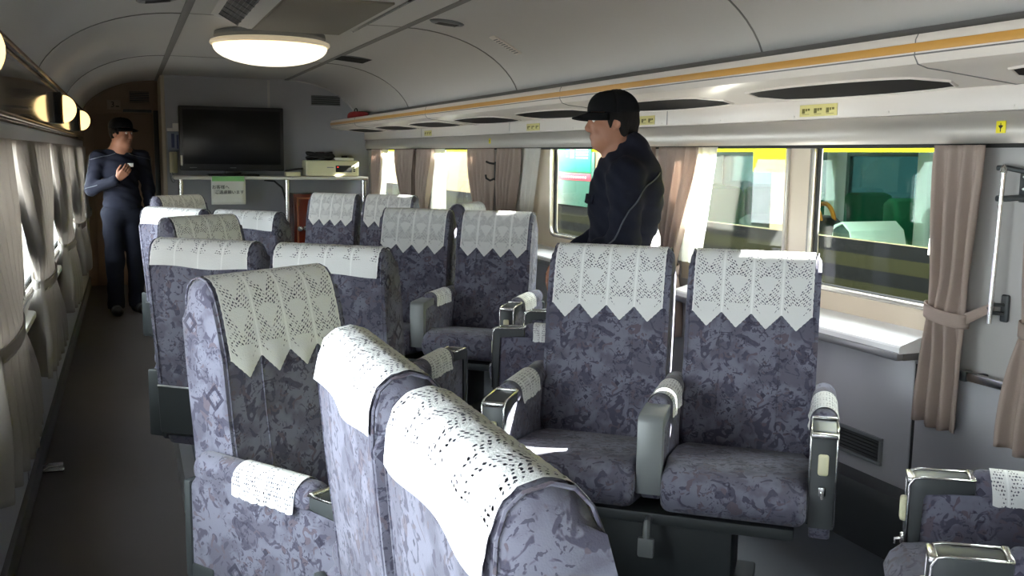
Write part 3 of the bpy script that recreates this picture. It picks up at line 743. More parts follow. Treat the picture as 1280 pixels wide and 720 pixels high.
# ------------------------------------------------------------------ curtains
def curtain(name, xw, sgn, top, mid, bot, zt, zm, zb, m, label, group, pleats=4.5, amp=.028, sheer=None, tie_to=None, seed=0, tie=True, flare=1.0):
    """top/mid/bot: (y0, y1) extents at the rail, at the tie-back and at the hem; sgn: +1 when the room lies towards -X"""
    rnd = random.Random(seed); ph = rnd.random()*6; ph2 = rnd.random()*6
    def ext(z):
        if z >= zm:
            t = (zt-z)/(zt-zm); e = t*t*(3-2*t); return [top[i]+(mid[i]-top[i])*e for i in (0, 1)]
        t = (zm-z)/(zm-zb); e = 1-(1-t)**2; return [mid[i]+(bot[i]-mid[i])*e for i in (0, 1)]
    def point(u, v):
        z = zt+(zb-zt)*v; a, c = ext(z); near = math.exp(-((z-zm)/.09)**2)
        wv = math.sin(2*math.pi*pleats*u+ph+.5*math.sin(3*u+ph2)) + .35*math.sin(2*math.pi*pleats*2.1*u+ph2+3*v)
        k = amp*(1.0-.45*near)*(.55+.45*min(1, v*4))
        bulge = .03*near
        if z < zm-.02: k *= 1+(flare-1)*min(1, (zm-z)/.2); bulge += (flare-1)*.05*min(1, (zm-z)/.25)
        x = .046 + k*wv*(1 if abs(wv) < 1.05 else 1.05/abs(wv)) + bulge*math.sin(math.pi*u)
        return (xw-sgn*x, a+(c-a)*u, z + (.006*math.sin(9*u+ph) if v > .97 else 0))
    root = empty(name, (xw, (top[0]+top[1])/2, zt)); T = Matrix.Translation(-root.location)
    tag(root, label, 'curtain', group)
    def rel(f): return lambda u, v: tuple(Vector(f(u, v))-root.location)
    b = MB(); b.grid(rel(point), 84, 44); solid(b.build('cloth', m, root, auto=None), .004)
    if tie:
        # tie-back strap round the gathered cloth
        def strap(u, v):
            a, c = ext(zm); a -= .004; c += .004
            an = 2*math.pi*u; yy = (a+c)/2+(c-a)/2*math.cos(an); xx = .052+.046*math.sin(an)
            return (xw-sgn*max(.004, xx), yy, zm+.022-.044*v+.012*math.cos(an))
        b = MB(); b.grid(rel(strap), 40, 4); solid(b.build('tie_back', m, root, auto=None), .004)
        if tie_to is not None:
            yh, zh = tie_to; a, c = ext(zm); ye = c if abs(yh-c) < abs(yh-a) else a
            b = MB(); b.grid(rel(lambda u, v: (xw-sgn*(.055-.035*u), ye+(yh-ye)*u, zm-.004+(zh-zm)*u+.020-.040*v*(1-.3*u))), 8, 3); solid(b.build('tie_strap', m, root, auto=None), .004)
    if sheer:
        st, sm_, sb, szb = sheer
        def ps(u, v):
            z = zt+(szb-zt)*v; t = v; a = st[0]+(sb[0]-st[0])*t; c = st[1]+(sb[1]-st[1])*t
            return (xw-sgn*(.012+.008*math.sin(u*24+ph)), a+(c-a)*u, z)
        b = MB(); b.grid(rel(ps), 40, 20); b.build('sheer_lining', M['sheer'], root, auto=None)
    return root
GR, GL = 'taupe curtains on the window side', 'grey curtains on the aisle side'
CR, CL_ = M['curtain_r'], M['curtain_l']
xr = 2.43
curtain('curtain', xr, 1, (2.17, 2.375), (2.19, 2.34), (2.19, 2.385), 1.512, .985, .615, CR, 'nearest taupe curtain at the pier with the steel rod, tied back to a hook', GR, 3.5, .022, sheer=((2.335, 2.375), None, (2.335, 2.40), 1.16), tie_to=(2.115, 1.03), seed=1)
curtain('curtain', xr-.03, 1, (1.72, 1.98), (1.80, 1.96), (1.78, 2.02), 1.512, .985, .63, CR, 'curtain whose hem just shows at the frame edge under the handrail', GR, 3.5, .022, seed=2)
curtain('curtain', xr, 1, (3.72, 4.08), (3.88, 4.06), (3.83, 4.08), 1.512, .95, .62, CR, 'curtain with a sunlit sheer edge behind the gap of the large double seat', GR, 4.5, .026, sheer=((3.62, 3.86), None, (3.72, 3.92), .98), seed=3)
curtain('curtain', xr, 1, (4.12, 4.42), (4.12, 4.30), (4.12, 4.40), 1.512, .95, .62, CR, 'taupe curtain partly hidden behind the man in the black cap', GR, 4.5, .026, sheer=((4.36, 4.48), None, (4.26, 4.42), 1.0), seed=4)
curtain('curtain', xr, 1, (5.86, 6.24), (5.99, 6.20), (5.92, 6.22), 1.512, .95, .62, CR, 'curtain right of the black coat hook, its sheer edge blazing in the sun', GR, 4.5, .028, sheer=((5.60, 5.95), None, (5.75, 6.02), .98), seed=5)
curtain('curtain', xr, 1, (6.38, 6.86), (6.42, 6.66), (6.4, 6.8), 1.512, .95, .62, CR, 'curtain left of the black coat hook', GR, 4.5, .028, seed=6)
curtain('curtain', xr, 1, (7.78, 8.28), (7.98, 8.26), (7.92, 8.3), 1.512, .95, .62, CR, 'curtain beyond the coat hook with a glowing sheer edge, above the blazing headrest cover', GR, 4.5, .030, sheer=((7.55, 7.9), None, (7.7, 8.0), .98), seed=7)
curtain('curtain', xr, 1, (8.34, 8.98), (8.36, 8.7), (8.35, 8.9), 1.512, .95, .62, CR, 'dark curtain edge between the two farthest windows', GR, 5, .030, seed=8)
curtain('curtain', xr, 1, (9.6, 9.95), (9.75, 9.95), (9.7, 9.95), 1.512, .95, .62, CR, 'last curtain beside the television shelf', GR, 4.5, .030, sheer=((9.4, 9.7), None, (9.55, 9.75), .98), seed=9)
xl = XL+.012
for i, (s0, wt, lab) in enumerate(((2.05, 1.62, 'grey curtain cut by the frame edge, nearest on the aisle side'), (3.87, 1.36, 'grey tied curtain with a flared hem, second along the aisle windows'),
        (5.62, 1.36, 'grey tied curtain third along the aisle windows'), (7.39, 1.36, 'grey tied curtain beside the man in the aisle'), (9.2, .9, 'grey curtain behind the man in the aisle'))):
    curtain('curtain', xl, -1, (s0, s0+wt), (s0+wt-.72, s0+wt-.10), (s0+wt-1.0, s0+wt+.10), 1.495, .895, .535, CL_, lab, GL, 8 if wt > 1 else 6, .036 if i < 4 else .016, seed=20+i, flare=1.5 if i < 4 else 1)
# rod, bracket, hooks and handrail at the window pier
root = empty('curtain_rod', (2.395, 2.108, 1.40)); tag(root, 'upright polished rod beside the nearest taupe curtain', 'rod')
b = MB(); b.tube([(0, 0, .03), (0, .008, -.42)], .007, 10); b.lathe([(.003, .055), (.010, .045), (.010, .03)], 10); b.build('rod', M['chrome'], root)
root = empty('wall_bracket', (2.45, 2.075, 1.40)); tag(root, 'dark angular steel bracket on the grey pier at the frame edge', 'bracket')
b = MB(); b.box(-.012, -.001, -.022, .014, -.055, .045, .004); b.build('base_plate', M['dark'], root)
b = MB(); b.tube([(-.008, -.004, .035), (-.045, .03, .045), (-.050, .06, .045)], .008, 8); b.build('upper_arm', M['dark'], root); b = MB(); b.tube([(-.008, -.004, -.04), (-.045, .03, -.045), (-.050, .055, -.045)], .009, 8); b.build('lower_arm', M['dark'], root)
b = MB(); b.lathe([(.006, 0), (.004, -.003)], 8, axis='X', org=(-.012, -.004, .02)); b.build('screw', M['chrome'], root); b = MB(); b.lathe([(.006, 0), (.004, -.003)], 8, axis='X', org=(-.012, -.004, -.015)); b.build('screw', M['chrome'], root)
root = empty('tie_back_hook', (2.45, 2.105, 1.025)); tag(root, 'black oval hook holding the tie of the nearest taupe curtain', 'hook')
b = MB(); b.box(-.014, -.001, -.014, .014, -.042, .042, .007, 3); b.tube([(-.012, 0, .01), (-.045, .012, .012), (-.052, .02, 0), (-.042, .015, -.014), (-.012, 0, -.016)], .006, 8); b.build('hook_body', M['dark'], root)
root = empty('handrail', (2.45, 1.2, .80)); tag(root, 'polished horizontal rail under the pier at the frame edge', 'handrail')
b = MB(); b.box(-.055, -.030, -1.0, .99, -.014, .014, .006); b.build('rail', M['chrome'], root)
b = MB()
for y in (-.8, .1, .96): b.box(-.05, -.001, y-.012, y+.012, -.012, .012, .004)
b.box(-.058, -.026, .985, 1.01, -.017, .017, .005); b.build('rail_mount', M['dark'], root)
for (y, z, lab) in ((6.30, 1.36, 'black double coat hook between two curtains on the window side'),):
    root = empty('coat_hook', (2.45, y, z)); tag(root, lab, 'hook')
    b = MB(); b.box(-.075, -.060, -.012, .012, -.07, .06, .004); b.box(-.065, -.001, -.010, .010, -.01, .01, .003)
    b.tube([(-.07, 0, .045), (-.10, .03, .05), (-.12, .05, .06)], .007, 8); b.tube([(-.07, 0, -.055), (-.10, .02, -.07), (-.125, .03, -.055), (-.13, .03, -.03)], .007, 8)
    b.build('hook_body', M['rubber'], root)

# ------------------------------------------------------------------ luggage rack
rk = empty('luggage_rack', (2.2, 4, 1.74)); tag(rk, 'long white overhead luggage rack with an orange edge stripe along the windows', 'luggage rack')
def rpart(b, name, m, parent=None):
    for i, v in enumerate(b.v): b.v[i] = (v[0]-2.2, v[1]-4, v[2]-1.74)
    return b.build(name, m, parent or rk)
RP = [(2.404, 1.690), (2.36, 1.683), (2.08, 1.709), (2.03, 1.713), (1.995, 1.722), (1.982, 1.742), (1.982, 1.785), (1.99, 1.80), (2.01, 1.80), (2.03, 1.775), (2.30, 1.775), (2.404, 1.785)]
b = MB(); b.prism(RP, Y0, 10.12, .006, axis='Y', seg=2); rpart(b, 'tray', M['rackw'])
b = MB(); b.box(1.9795, 1.986, Y0+.01, 10.11, 1.752, 1.776, .0015); rpart(b, 'edge_stripe', M['orange'])
b = MB(); b.tube([(1.981, y, 1.7455) for y in np.linspace(Y0+.01, 10.11, 40)], .0022, 5); rpart(b, 'edge_groove', M['joint'])
y = -2.43; i = 0
def uz(x): return 1.683+(2.36-x)*.026/.28
while y < 10:
    a, c = y, min(y+.92, 10.0)
    pts = []
    for t in np.linspace(0, 1, 17):        # lens-like slot with pointed ends
        pts.append((2.225-.135*math.sin(math.pi*t)**.22, a+(c-a)*t))
    for t in np.linspace(1, 0, 17)[1:-1]:
        pts.append((2.225+.125*math.sin(math.pi*t)**.22, a+(c-a)*t))
    b = MB(); b.prism(pts, -.0025, .001, axis='Z', smooth=False); b.v = [(p[0], p[1], p[2]+uz(p[0])) for p in b.v]; sl = rpart(b, 'mesh_panel', M['blackmesh'])
    b = MB(); b.tube([(p[0], p[1], uz(p[0])-.001) for p in pts], .006, 6, closed=True); rpart(b, 'panel_rim', M['rackw'], sl).location = (0, 0, 0)
    y += 1.15
for y in (2.06, 4.36, 6.66, 8.96):
    b = MB(); b.tube([(p[0], y, p[1]-.0005) for p in RP[0:8]], .0022, 5); rpart(b, 'tray_joint', M['joint'])
root = empty('red_bag', (2.2, 9.75, 1.778)); tag(root, 'small red bag lying on the far end of the luggage rack', 'bag')
b = MB(); b.grid(lambda u, v: (.11*math.cos(2*math.pi*u)*math.sin(math.pi*v)**.6, .20*math.sin(2*math.pi*u)*math.sin(math.pi*v)**.6, .055*(1-math.cos(math.pi*v))+.006*math.sin(9*u*6.28)*math.sin(math.pi*v)), 36, 14); b.build('bag_body', M['redbag'], root)
b = MB(); b.tube([(-.03, .07*math.cos(a), .10+.04*math.sin(a)) for a in np.linspace(0, math.pi, 9)], .006, 6); b.build('handle', M['black'], root)

# seat number labels on the valance and yellow stickers
for i, y in enumerate((2.96, 4.27, 5.69, 8.0)):
    root = empty('seat_number_plate', (2.4045, y, 1.645)); tag(root, ['pale yellow seat number strip above the divider of the nearest window', 'pale yellow seat number strip just behind the black cap', 'pale yellow seat number strip above the curtain by the coat hook', 'faint seat number strip above the farther curtains'][i], 'label', 'seat number strips')
    b = MB(); b.box(-.0025, 0, -.105, .105, -.022, .022, .001); b.build('plate', M['yellowpale'], root)
    b = MB()
    for k in (-1, 0, 1):
        c = k*.068
        b.box(-.0032, -.0024, c+.006, c+.022, -.010, .008); b.box(-.0032, -.0024, c-.006, c+.002, -.002, .008); b.box(-.0032, -.0024, c-.022, c-.010, 0, .008); b.box(-.0032, -.0024, c-.02, c+.02, -.014, -.0125)
    b.build('lettering', M['olive'], root)
for y, z, lab in ((2.145, 1.565, 'yellow square sticker with a black sign on the brushed panel at the frame edge'), (6.5, 1.565, 'yellow sticker on the brushed panel above the coat hook')):
    root = empty('warning_sticker', (2.413, y, z)); tag(root, lab, 'sticker')
    b = MB(); b.box(-.003, -.0005, -.017, .017, -.018, .018, .001); b.build('sticker_field', M['yellow'], root)
    b = MB(); b.prism([(-.009, .004), (0, -.006), (.009, .004), (.004, .0055), (-.004, .0055)], -.0036, -.003, axis='X', smooth=False); b.box(-.0036, -.003, -.0015, .0015, -.014, -.004); b.box(-.0036, -.003, -.001, .001, .004, .012); b.build('pictogram', M['ink'], root)

# ------------------------------------------------------------------ ceiling things
dm = empty('ceiling_lamp', (.885, 6.45, ZC)); tag(dm, 'large round glowing ceiling lamp with a dark ring', 'lamp')
b = MB(); b.lathe([(.30, .003), (.345, -.004), (.350, -.03), (.335, -.05), (.30, -.055)], 64); b.build('base_ring', M['grey'], dm)
b = MB(); b.lathe([(.352, -.05), (.372, -.058), (.376, -.072), (.366, -.084), (.335, -.086)], 64); b.build('rim', mat('lamp_rim_cream', srgb(225, 205, 165), .35, emit=(1, .85, .6), es=.25), dm)
b = MB(); b.lathe([(.357*math.cos(a), -.088-.118*math.sin(a)) for a in np.linspace(0, math.pi/2-.02, 16)], 64); b.build('dome', M['dome'], dm)
ac = empty('air_conditioner', (.89, 4.85, ZC)); tag(ac, 'boxy ceiling air conditioner with grilles beside the round lamp', 'air conditioner')
def trap(z0, x0a, x1a, y0a, y1a, z1, x0b, x1b, y0b, y1b):
    v = [(x0a, y0a, z0), (x1a, y0a, z0), (x1a, y1a, z0), (x0a, y1a, z0), (x0b, y0b, z1), (x1b, y0b, z1), (x1b, y1b, z1), (x0b, y1b, z1)]
    return v, [(0, 1, 2, 3), (0, 4, 5, 1), (1, 5, 6, 2), (2, 6, 7, 3), (3, 7, 4, 0), (4, 7, 6, 5)]
b = MB(); bm = bmesh.new(); v, f = trap(.0, -.44, .44, -.85, .85, -.095, -.27, .27, -.66, .66)
V = [bm.verts.new(p) for p in v]; [bm.faces.new([V[i] for i in q]) for q in f]; bmesh.ops.recalc_face_normals(bm, faces=bm.faces[:]); bmesh.ops.bevel(bm, geom=bm.edges[:], offset=.012, segments=2, affect='EDGES'); b.bm(bm, True)
b.build('housing', M['ceil'], ac)
b = MB(); b.box(-.235, .235, -.60, .60, -.106, -.094, .004); b.build('intake_panel', mat('intake_grille', srgb(128, 122, 112), .6, noise=.2, nscale=240), ac)
b = MB()
for i in range(46): b.box(-.23+i*.0102, -.225+i*.0102, .60, .622, -.104, -.092)
b.box(-.235, .235, .598, .624, -.0965, -.094); b.build('louvre_row', M['dark'], ac)
for s in (-1, 1):
    root_v = MB(); ang = math.atan2(.095, .17)
    Rm = Matrix.Translation((s*.355, .0, -.052)) @ Matrix.Rotation(-s*ang, 4, 'Y')
    b = MB(); b.box(-.055, .055, -.55, .62, -.006, .003, .002); b.v = [tuple(Rm @ Vector(p)) for p in b.v]; o = b.build('side_vent', M['black'], ac)
    b = MB()
    for yy in np.linspace(-.53, .6, 9): b.box(-.056, .056, yy-.004, yy+.004, -.010, -.004)
    for xx in np.linspace(-.05, .05, 6): b.box(xx-.0015, xx+.0015, -.55, .62, -.009, -.004)
    b.v = [tuple(Rm @ Vector(p)) for p in b.v]; b.build('vent_bars', M['grey'], o)
def cove_frame(x, y):
    """point and normal on the ceiling or cove at lateral position x"""
    for i in range(len(CV)-1):
        (xa, za), (xb, zb) = CV[i], CV[i+1]
        if min(xa, xb) <= x <= max(xa, xb) and abs(xa-xb) > 1e-9:
            t = (x-xa)/(xb-xa); z = za+(zb-za)*t; d = Vector((xa-xb, 0, za-zb)).normalized(); n = Vector((d.z, 0, -d.x))
            if n.z > 0: n = -n
            return Vector((x, y, z)), n
def cove_matrix(x, y):
    p, n = cove_frame(x, y); v = Vector((0, 1, 0)); u = v.cross(n).normalized()
    return Matrix(((u.x, v.x, n.x, p.x), (u.y, v.y, n.y, p.y), (u.z, v.z, n.z, p.z), (0, 0, 0, 1)))
root = empty('ceiling_speaker'); root.matrix_world = cove_matrix(1.72, 5.35); tag(root, 'oval slotted ceiling fitting right of the air conditioner', 'speaker')
b = MB(); b.lathe([(.10, -.002), (.102, .006), (.092, .014), (.06, .016)], 40, sy=.72); b.build('rim', M['grey'], root)
b = MB()
for i in range(5): b.box(-.06, .06, -.036+i*.016, -.028+i*.016, .0155, .0175)
b.build('slots', M['black'], root)
root = empty('ceiling_outlet'); root.matrix_world = cove_matrix(2.08, 5.35); tag(root, 'small pale slotted outlet on the curved ceiling over the rack', 'vent')
b = MB(); b.box(-.10, .10, -.045, .045, -.004, .010, .006); b.build('outlet_body', M['rackw'], root)
b = MB()
for i in range(9): b.box(-.08+i*.018, -.073+i*.018, -.03, .03, .009, .0115)
b.build('slots', M['grey'], root)
root = empty('ceiling_vent'); root.matrix_world = cove_matrix(1.70, 7.75); tag(root, 'dark rectangular vent in the ceiling behind the round lamp', 'vent')
b = MB(); b.box(-.13, .13, -.17, .17, -.003, .008, .003); b.build('frame', M['grey'], root)
b = MB(); b.box(-.12, .12, -.16, .16, .006, .010); b.build('grille', M['blackmesh'], root)
root = empty('ceiling_downlight'); root.matrix_world = cove_matrix(.17, 5.2); tag(root, 'oval slotted ceiling fitting left of the air conditioner', 'speaker')
b = MB(); b.lathe([(.10, -.002), (.102, .006), (.092, .014), (.06, .016)], 40, sy=.72); b.build('rim', M['grey'], root)
b = MB()
for i in range(5): b.box(-.06, .06, -.036+i*.016, -.028+i*.016, .0155, .0175)
b.build('slots', M['black'], root)

# wall lamps
for i, (y, lab) in enumerate(((2.96, 'glowing half-globe wall lamp cut by the frame edge'), (6.95, 'glowing half-globe wall lamp over the second curtain'), (9.5, 'farthest half-globe wall lamp next to the man at the door'))):
    root = empty('wall_lamp', (XL+.012, y, 1.725)); tag(root, lab, 'lamp', 'half-globe wall lamps')
    b = MB(); b.box(0, .042, -.055, .055, -.095, .105, .006); b.build('base_box', M['dark'], root)
    b = MB(); b.lathe([(.092, .035), (.095, .040), (.095, .048), (.088, .050)], 32, axis='X'); b.build('collar', M['brass'], root)
    b = MB(); b.lathe([(.088*math.cos(a), .046+.080*math.sin(a)) for a in np.linspace(0, math.pi/2-.03, 12)], 32, axis='X'); b.build('globe', M['globe'], root)

# ------------------------------------------------------------------ television shelf and what stands on it
SH_Y0, SH_Z = 9.98, 1.225
sh = empty('television_shelf', (1.35, SH_Y0, 0)); tag(sh, 'long white shelf on steel posts against the grey end wall', 'shelf')
b = MB(); b.box(-.93, 1.0, 0, YP-SH_Y0-.003, SH_Z-.035, SH_Z, .014, 3); b.build('board', M['white'], sh)
for x in (-.865, .165, .96):
    b = MB(); b.tube([(x, .06, .125), (x, .06, SH_Z-.034)], .024, 14); b.lathe([(.045, .126), (.045, .134), (.026, .145)], 16, org=(x, .06, 0)); b.build('post', M['chrome'], sh)
tv = empty('television', (1.0, 10.2, SH_Z)); tag(tv, 'large black flat television standing on the white shelf', 'television')
b = MB(); b.box(-.51, .51, -.03, .03, .05, .69, .010, 3); b.box(-.38, .38, .02, .07, .14, .60, .02); b.build('cabinet', M['black'], tv)
b = MB(); b.box(-.475, .475, -.0325, -.029, .115, .655, .001); b.build('screen', M['screen'], tv)
b = MB(); b.box(-.03, .03, -.033, -.03, .078, .084); b.box(-.42, -.35, -.033, -.03, .078, .083); b.build('lettering', M['grey'], tv)
b = MB(); b.box(-.25, .25, -.12, .12, 0, .016, .006); b.box(-.08, .08, -.02, .03, .012, .08, .006); b.build('stand', M['black'], tv)
b = MB(); b.box(-.505, -.485, -.034, -.028, .10, .20); b.build('side_sticker', M['paper'], tv)
dv = empty('printer', (1.985, 10.13, SH_Z)); tag(dv, 'cream box-shaped machine with a dark display on the shelf end', 'machine')
b = MB(); b.box(-.275, .275, -.10, .16, .004, .165, .014, 3); b.build('housing', M['cream'], dv)
b = MB(); b.box(.03, .20, -.105, -.098, .045, .115, .003); b.build('display', M['black'], dv)
b = MB(); b.box(.045, .06, -.107, -.104, .095, .103); b.build('indicator', M['ledred'], dv)
b = MB(); b.box(-.06, .01, -.1025, -.099, .09, .098); b.build('lettering', M['grey'], dv)
b = MB()
for k in range(3): b.box(.215, .235, -.106, -.098, .05+k*.022, .064+k*.022, .002)
b.build('button', M['dark'], dv)
root = empty('cable_bundle', (1.88, 10.15, SH_Z+.176)); tag(root, 'black heap of cables lying on the cream machine', 'cables')
b = MB()
for k in range(5):
    pts = [(.13*math.cos(a+k)*(1+.15*math.sin(3*a+k)), .06*math.sin(a+k), .012+.012*k+.010*math.sin(2*a+k)) for a in np.linspace(0, 6.28, 26)]
    b.tube(pts[:-1], .010, 6, closed=True)
b.box(-.05, .04, -.05, .05, .012, .075, .012); b.build('cable', M['rubber'], root)
root = empty('white_booklet', (2.12, 10.16, SH_Z+.166)); tag(root, 'flat pale box on top of the cream machine', 'box')
b = MB(); b.box(-.10, .10, -.07, .07, 0, .028, .004); b.build('box_body', M['white'], root)
root = empty('small_black_case', (2.13, 10.15, SH_Z+.1945)); tag(root, 'tiny dark object on the pale box', 'case')
b = MB(); b.box(-.03, .03, -.02, .02, 0, .018, .005); b.build('case_body', M['black'], root)
root = empty('tray', (1.60, 10.06, SH_Z)); tag(root, 'low cream tray lying beside the television', 'tray')
b = MB(); b.box(-.10, .05, -.05, .05, 0, .045, .006); b.build('tray_body', M['cream'], root)
root = empty('remote_control', (1.585, 10.05, SH_Z+.046)); tag(root, 'black remote control resting on the cream tray', 'remote control'); root.rotation_euler = (0, math.radians(-7), math.radians(8))
b = MB(); b.box(-.09, .10, -.022, .022, .012, .032, .007); b.build('remote_body', M['black'], root)
b = MB(); [b.box(-.07+k*.02, -.06+k*.02, -.006, .006, .0315, .034, .001) for k in range(7)]; b.build('button', M['grey'], root)
nt_ = empty('paper_notice', (.93, SH_Y0-.002, 1.06)); tag(nt_, 'white paper notice taped with green tape to the front of the shelf', 'notice')
b = MB(); b.grid(lambda u, v: (-.165+.33*u, -.001-.006*math.sin(3*v)*v, .155-.27*v), 8, 8); solid(b.build('sheet', M['paper'], nt_, auto=None), .0006)
b = MB(); b.box(-.155, .155, -.004, -.0015, .115, .165); b.build('tape', M['greentape'], nt_)
bpy.context.view_layer.update()
for body, z, x, s in (('\u304a\u5ba2\u69d8\u3078', .055, -.075, .042), ('\u3054\u9060\u616e\u9858\u3044\u307e\u3059', .005, .01, .040)):
    lettering('lettering', body, s, M['ink'], nt_, nt_.matrix_world @ Matrix(((1, 0, 0, x), (0, 0, -1, -.0085), (0, 1, 0, z), (0, 0, 0, 1))))
cb = empty('wooden_cabinet', (1.76, 10.22, .125)); tag(cb, 'glossy red-brown cabinet with two round knobs below the shelf', 'cabinet')
b = MB(); b.box(-.17, .45, -.12, .165, 0, .92, .008); b.build('carcass', M['redwood'], cb)
for x0, x1 in ((-.145, .135), (.145, .425)):
    d_ = MB(); d_.box(x0, x1, -.138, -.12, .05, .885, .006)
    door = d_.build('door', M['redwood'], cb)
    b = MB()
    for (a0, a1, c0, c1) in ((x0, x1, .865, .885), (x0, x1, .05, .07), (x0, x0+.02, .07, .865), (x1-.02, x1, .07, .865)): b.box(a0, a1, -.144, -.137, c0, c1, .003)
    b.build('door_moulding', mat('light_wood_edge', srgb(150, 84, 48), .3), door)
    xk = x0+.03 if x0 < 0 else x0+.05
    b = MB(); b.lathe([(.008, -.138), (.008, -.155), (.026, -.16), (.030, -.172), (.022, -.186), (.006, -.19)], 20, axis='Y', org=(xk, 0, .56)); b.build('knob', M['chrome'], door)
    if x0 < 0: b = MB(); b.lathe([(.008, -.138), (.008, -.155), (.026, -.16), (.030, -.172), (.022, -.186), (.006, -.19)], 20, axis='Y', org=(xk+.062, 0, .565)); b.build('knob', M['chrome'], door)
root = empty('wall_telephone', (.475, YP-.001, 1.33)); tag(root, 'cream wall telephone with a hanging cord beside the television', 'telephone')
b = MB(); b.box(-.075, .0, -.05, 0, -.085, .13, .012); b.build('body', M['cream'], root)
b = MB(); b.box(-.072, -.035, -.085, -.05, -.07, .12, .014); b.build('handset', M['cream'], root)
b = MB(); b.tube([(-.055+.02*math.sin(t*5), -.07, -.08-.10*math.sin(math.pi*t)+.0*t) for t in np.linspace(0, 1, 20)], .005, 6); b.build('cord', M['grey'], root)
root = empty('route_card', (.475, YP-.001, 1.55)); tag(root, 'blue-grey printed card on the end wall above the telephone', 'notice')
b = MB(); b.box(-.085, .075, -.004, 0, -.09, .11, .001); b.build('sheet', mat('blue_grey_card', srgb(140, 150, 172), .6), root)
b = MB(); b.box(-.05, -.02, -.0045, -.004, -.05, .09); b.box(0, .02, -.0045, -.004, -.06, .08); b.build('print', mat('blue_print_dark', srgb(70, 80, 120), .6), root)
root = empty('white_label_box', (.47, YP-.001, 1.70)); tag(root, 'small white box with a dark mark, topmost on the strip beside the television', 'box')
b = MB(); b.box(-.085, .07, -.03, 0, -.035, -.005, .004); b.box(-.03, .07, -.03, 0, -.005, .045, .004); b.build('box_body', M['white'], root)
b = MB(); b.box(.035, .06, -.031, -.029, -.008, .018); b.build('mark', M['ink'], root)
root = empty('black_cable', (1.6, SH_Y0+.12, 1.0)); tag(root, 'thin black cable looping down behind the shelf post', 'cable')
b = MB(); b.tube([(-.28, .19, .18), (-.18, .17, .17), (-.10, .16, .10), (-.07, .16, -.02), (-.05, .15, -.07), (-.025, .15, -.10)], .010, 8); b.build('cable', M['rubber'], root)
root = empty('car_number_plate', (-.10, YD-.001, 1.95)); tag(root, 'small pale plate with the number 3 above the man by the door', 'sign')
b = MB(); b.box(-.075, .06, -.004, 0, -.05, .05, .001); b.build('plate', mat('pale_plate', srgb(170, 150, 132), .5), root)
bpy.context.view_layer.update()
lettering('lettering', '3', .085, M['ink'], root, root.matrix_world @ Matrix(((1, 0, 0, -.02), (0, 0, -1, -.005), (0, 1, 0, 0), (0, 0, 0, 1))))
b = MB(); b.box(.01, .045, -.0055, -.004, -.022, -.012); b.build('underline', M['ink'], root)
# door stop on the aisle floor
root = empty('door_stop', (-.375, 4.72, 0)); tag(root, 'small steel fitting on the aisle floor at the foot of the wall', 'fitting')
b = MB(); b.box(-.055, .055, -.022, .022, 0, .012, .004); b.tube([(-.04, 0, .012), (-.01, 0, .03), (.05, 0, .03)], .010, 8); b.build('fitting_body', M['chrome'], root)

# ------------------------------------------------------------------ people: one signed-distance body each, meshed with surface nets
def rc(a, b, ra, rb, k=.02): return ('c', np.array(a, np.float32), np.array(b, np.float32), ra, rb, k)
def el(c, r, k=.02, rot=None): return ('e', np.array(c, np.float32), np.array(r, np.float32), rot, None, k)
def prim_d(p, P):
    t = p[0]
    if t == 'c':
        _, a, b, ra, rb, k = p; ba = b-a; L = float(ba @ ba)+1e-9
        h = np.clip(((P-a) @ ba)/L, 0, 1)
        return np.sqrt(((P-a-h[..., None]*ba)**2).sum(-1)) - (ra+(rb-ra)*h)
    _, c, r, rot, _, k = p; q = P-c
    if rot is not None: q = q @ rot
    k0 = np.sqrt(((q/r)**2).sum(-1)); k1 = np.sqrt(((q/(r*r))**2).sum(-1))+1e-9
    return k0*(k0-1)/k1
def smin(a, b, k):
    h = np.maximum(k-np.abs(a-b), 0)/k; return np.minimum(a, b)-h*h*k*.25
def bbox(p):
    if p[0] == 'c':
        r = max(p[3], p[4]); return np.minimum(p[1], p[2])-r, np.maximum(p[1], p[2])+r
    r = float(max(p[2])); return p[1]-r, p[1]+r
def sdf_points(prims, subs, cuts, P):
    d = np.full(P.shape[:-1], 9.0, np.float32)
    for p in prims: d = smin(d, prim_d(p, P), p[5])
    for p in subs: d = -smin(-d, prim_d(p, P), p[5])
    for (n, o) in cuts: d = np.maximum(d, (P-np.array(o, np.float32)) @ np.array(n, np.float32))
    return d
def axis_steps(lo, hi, fine, coarse, spans):
    v = [lo]
    while v[-1] < hi:
        s = fine if any(a <= v[-1] <= b for a, b in spans) else coarse
        v.append(v[-1]+s)
    return np.array(v, np.float32)
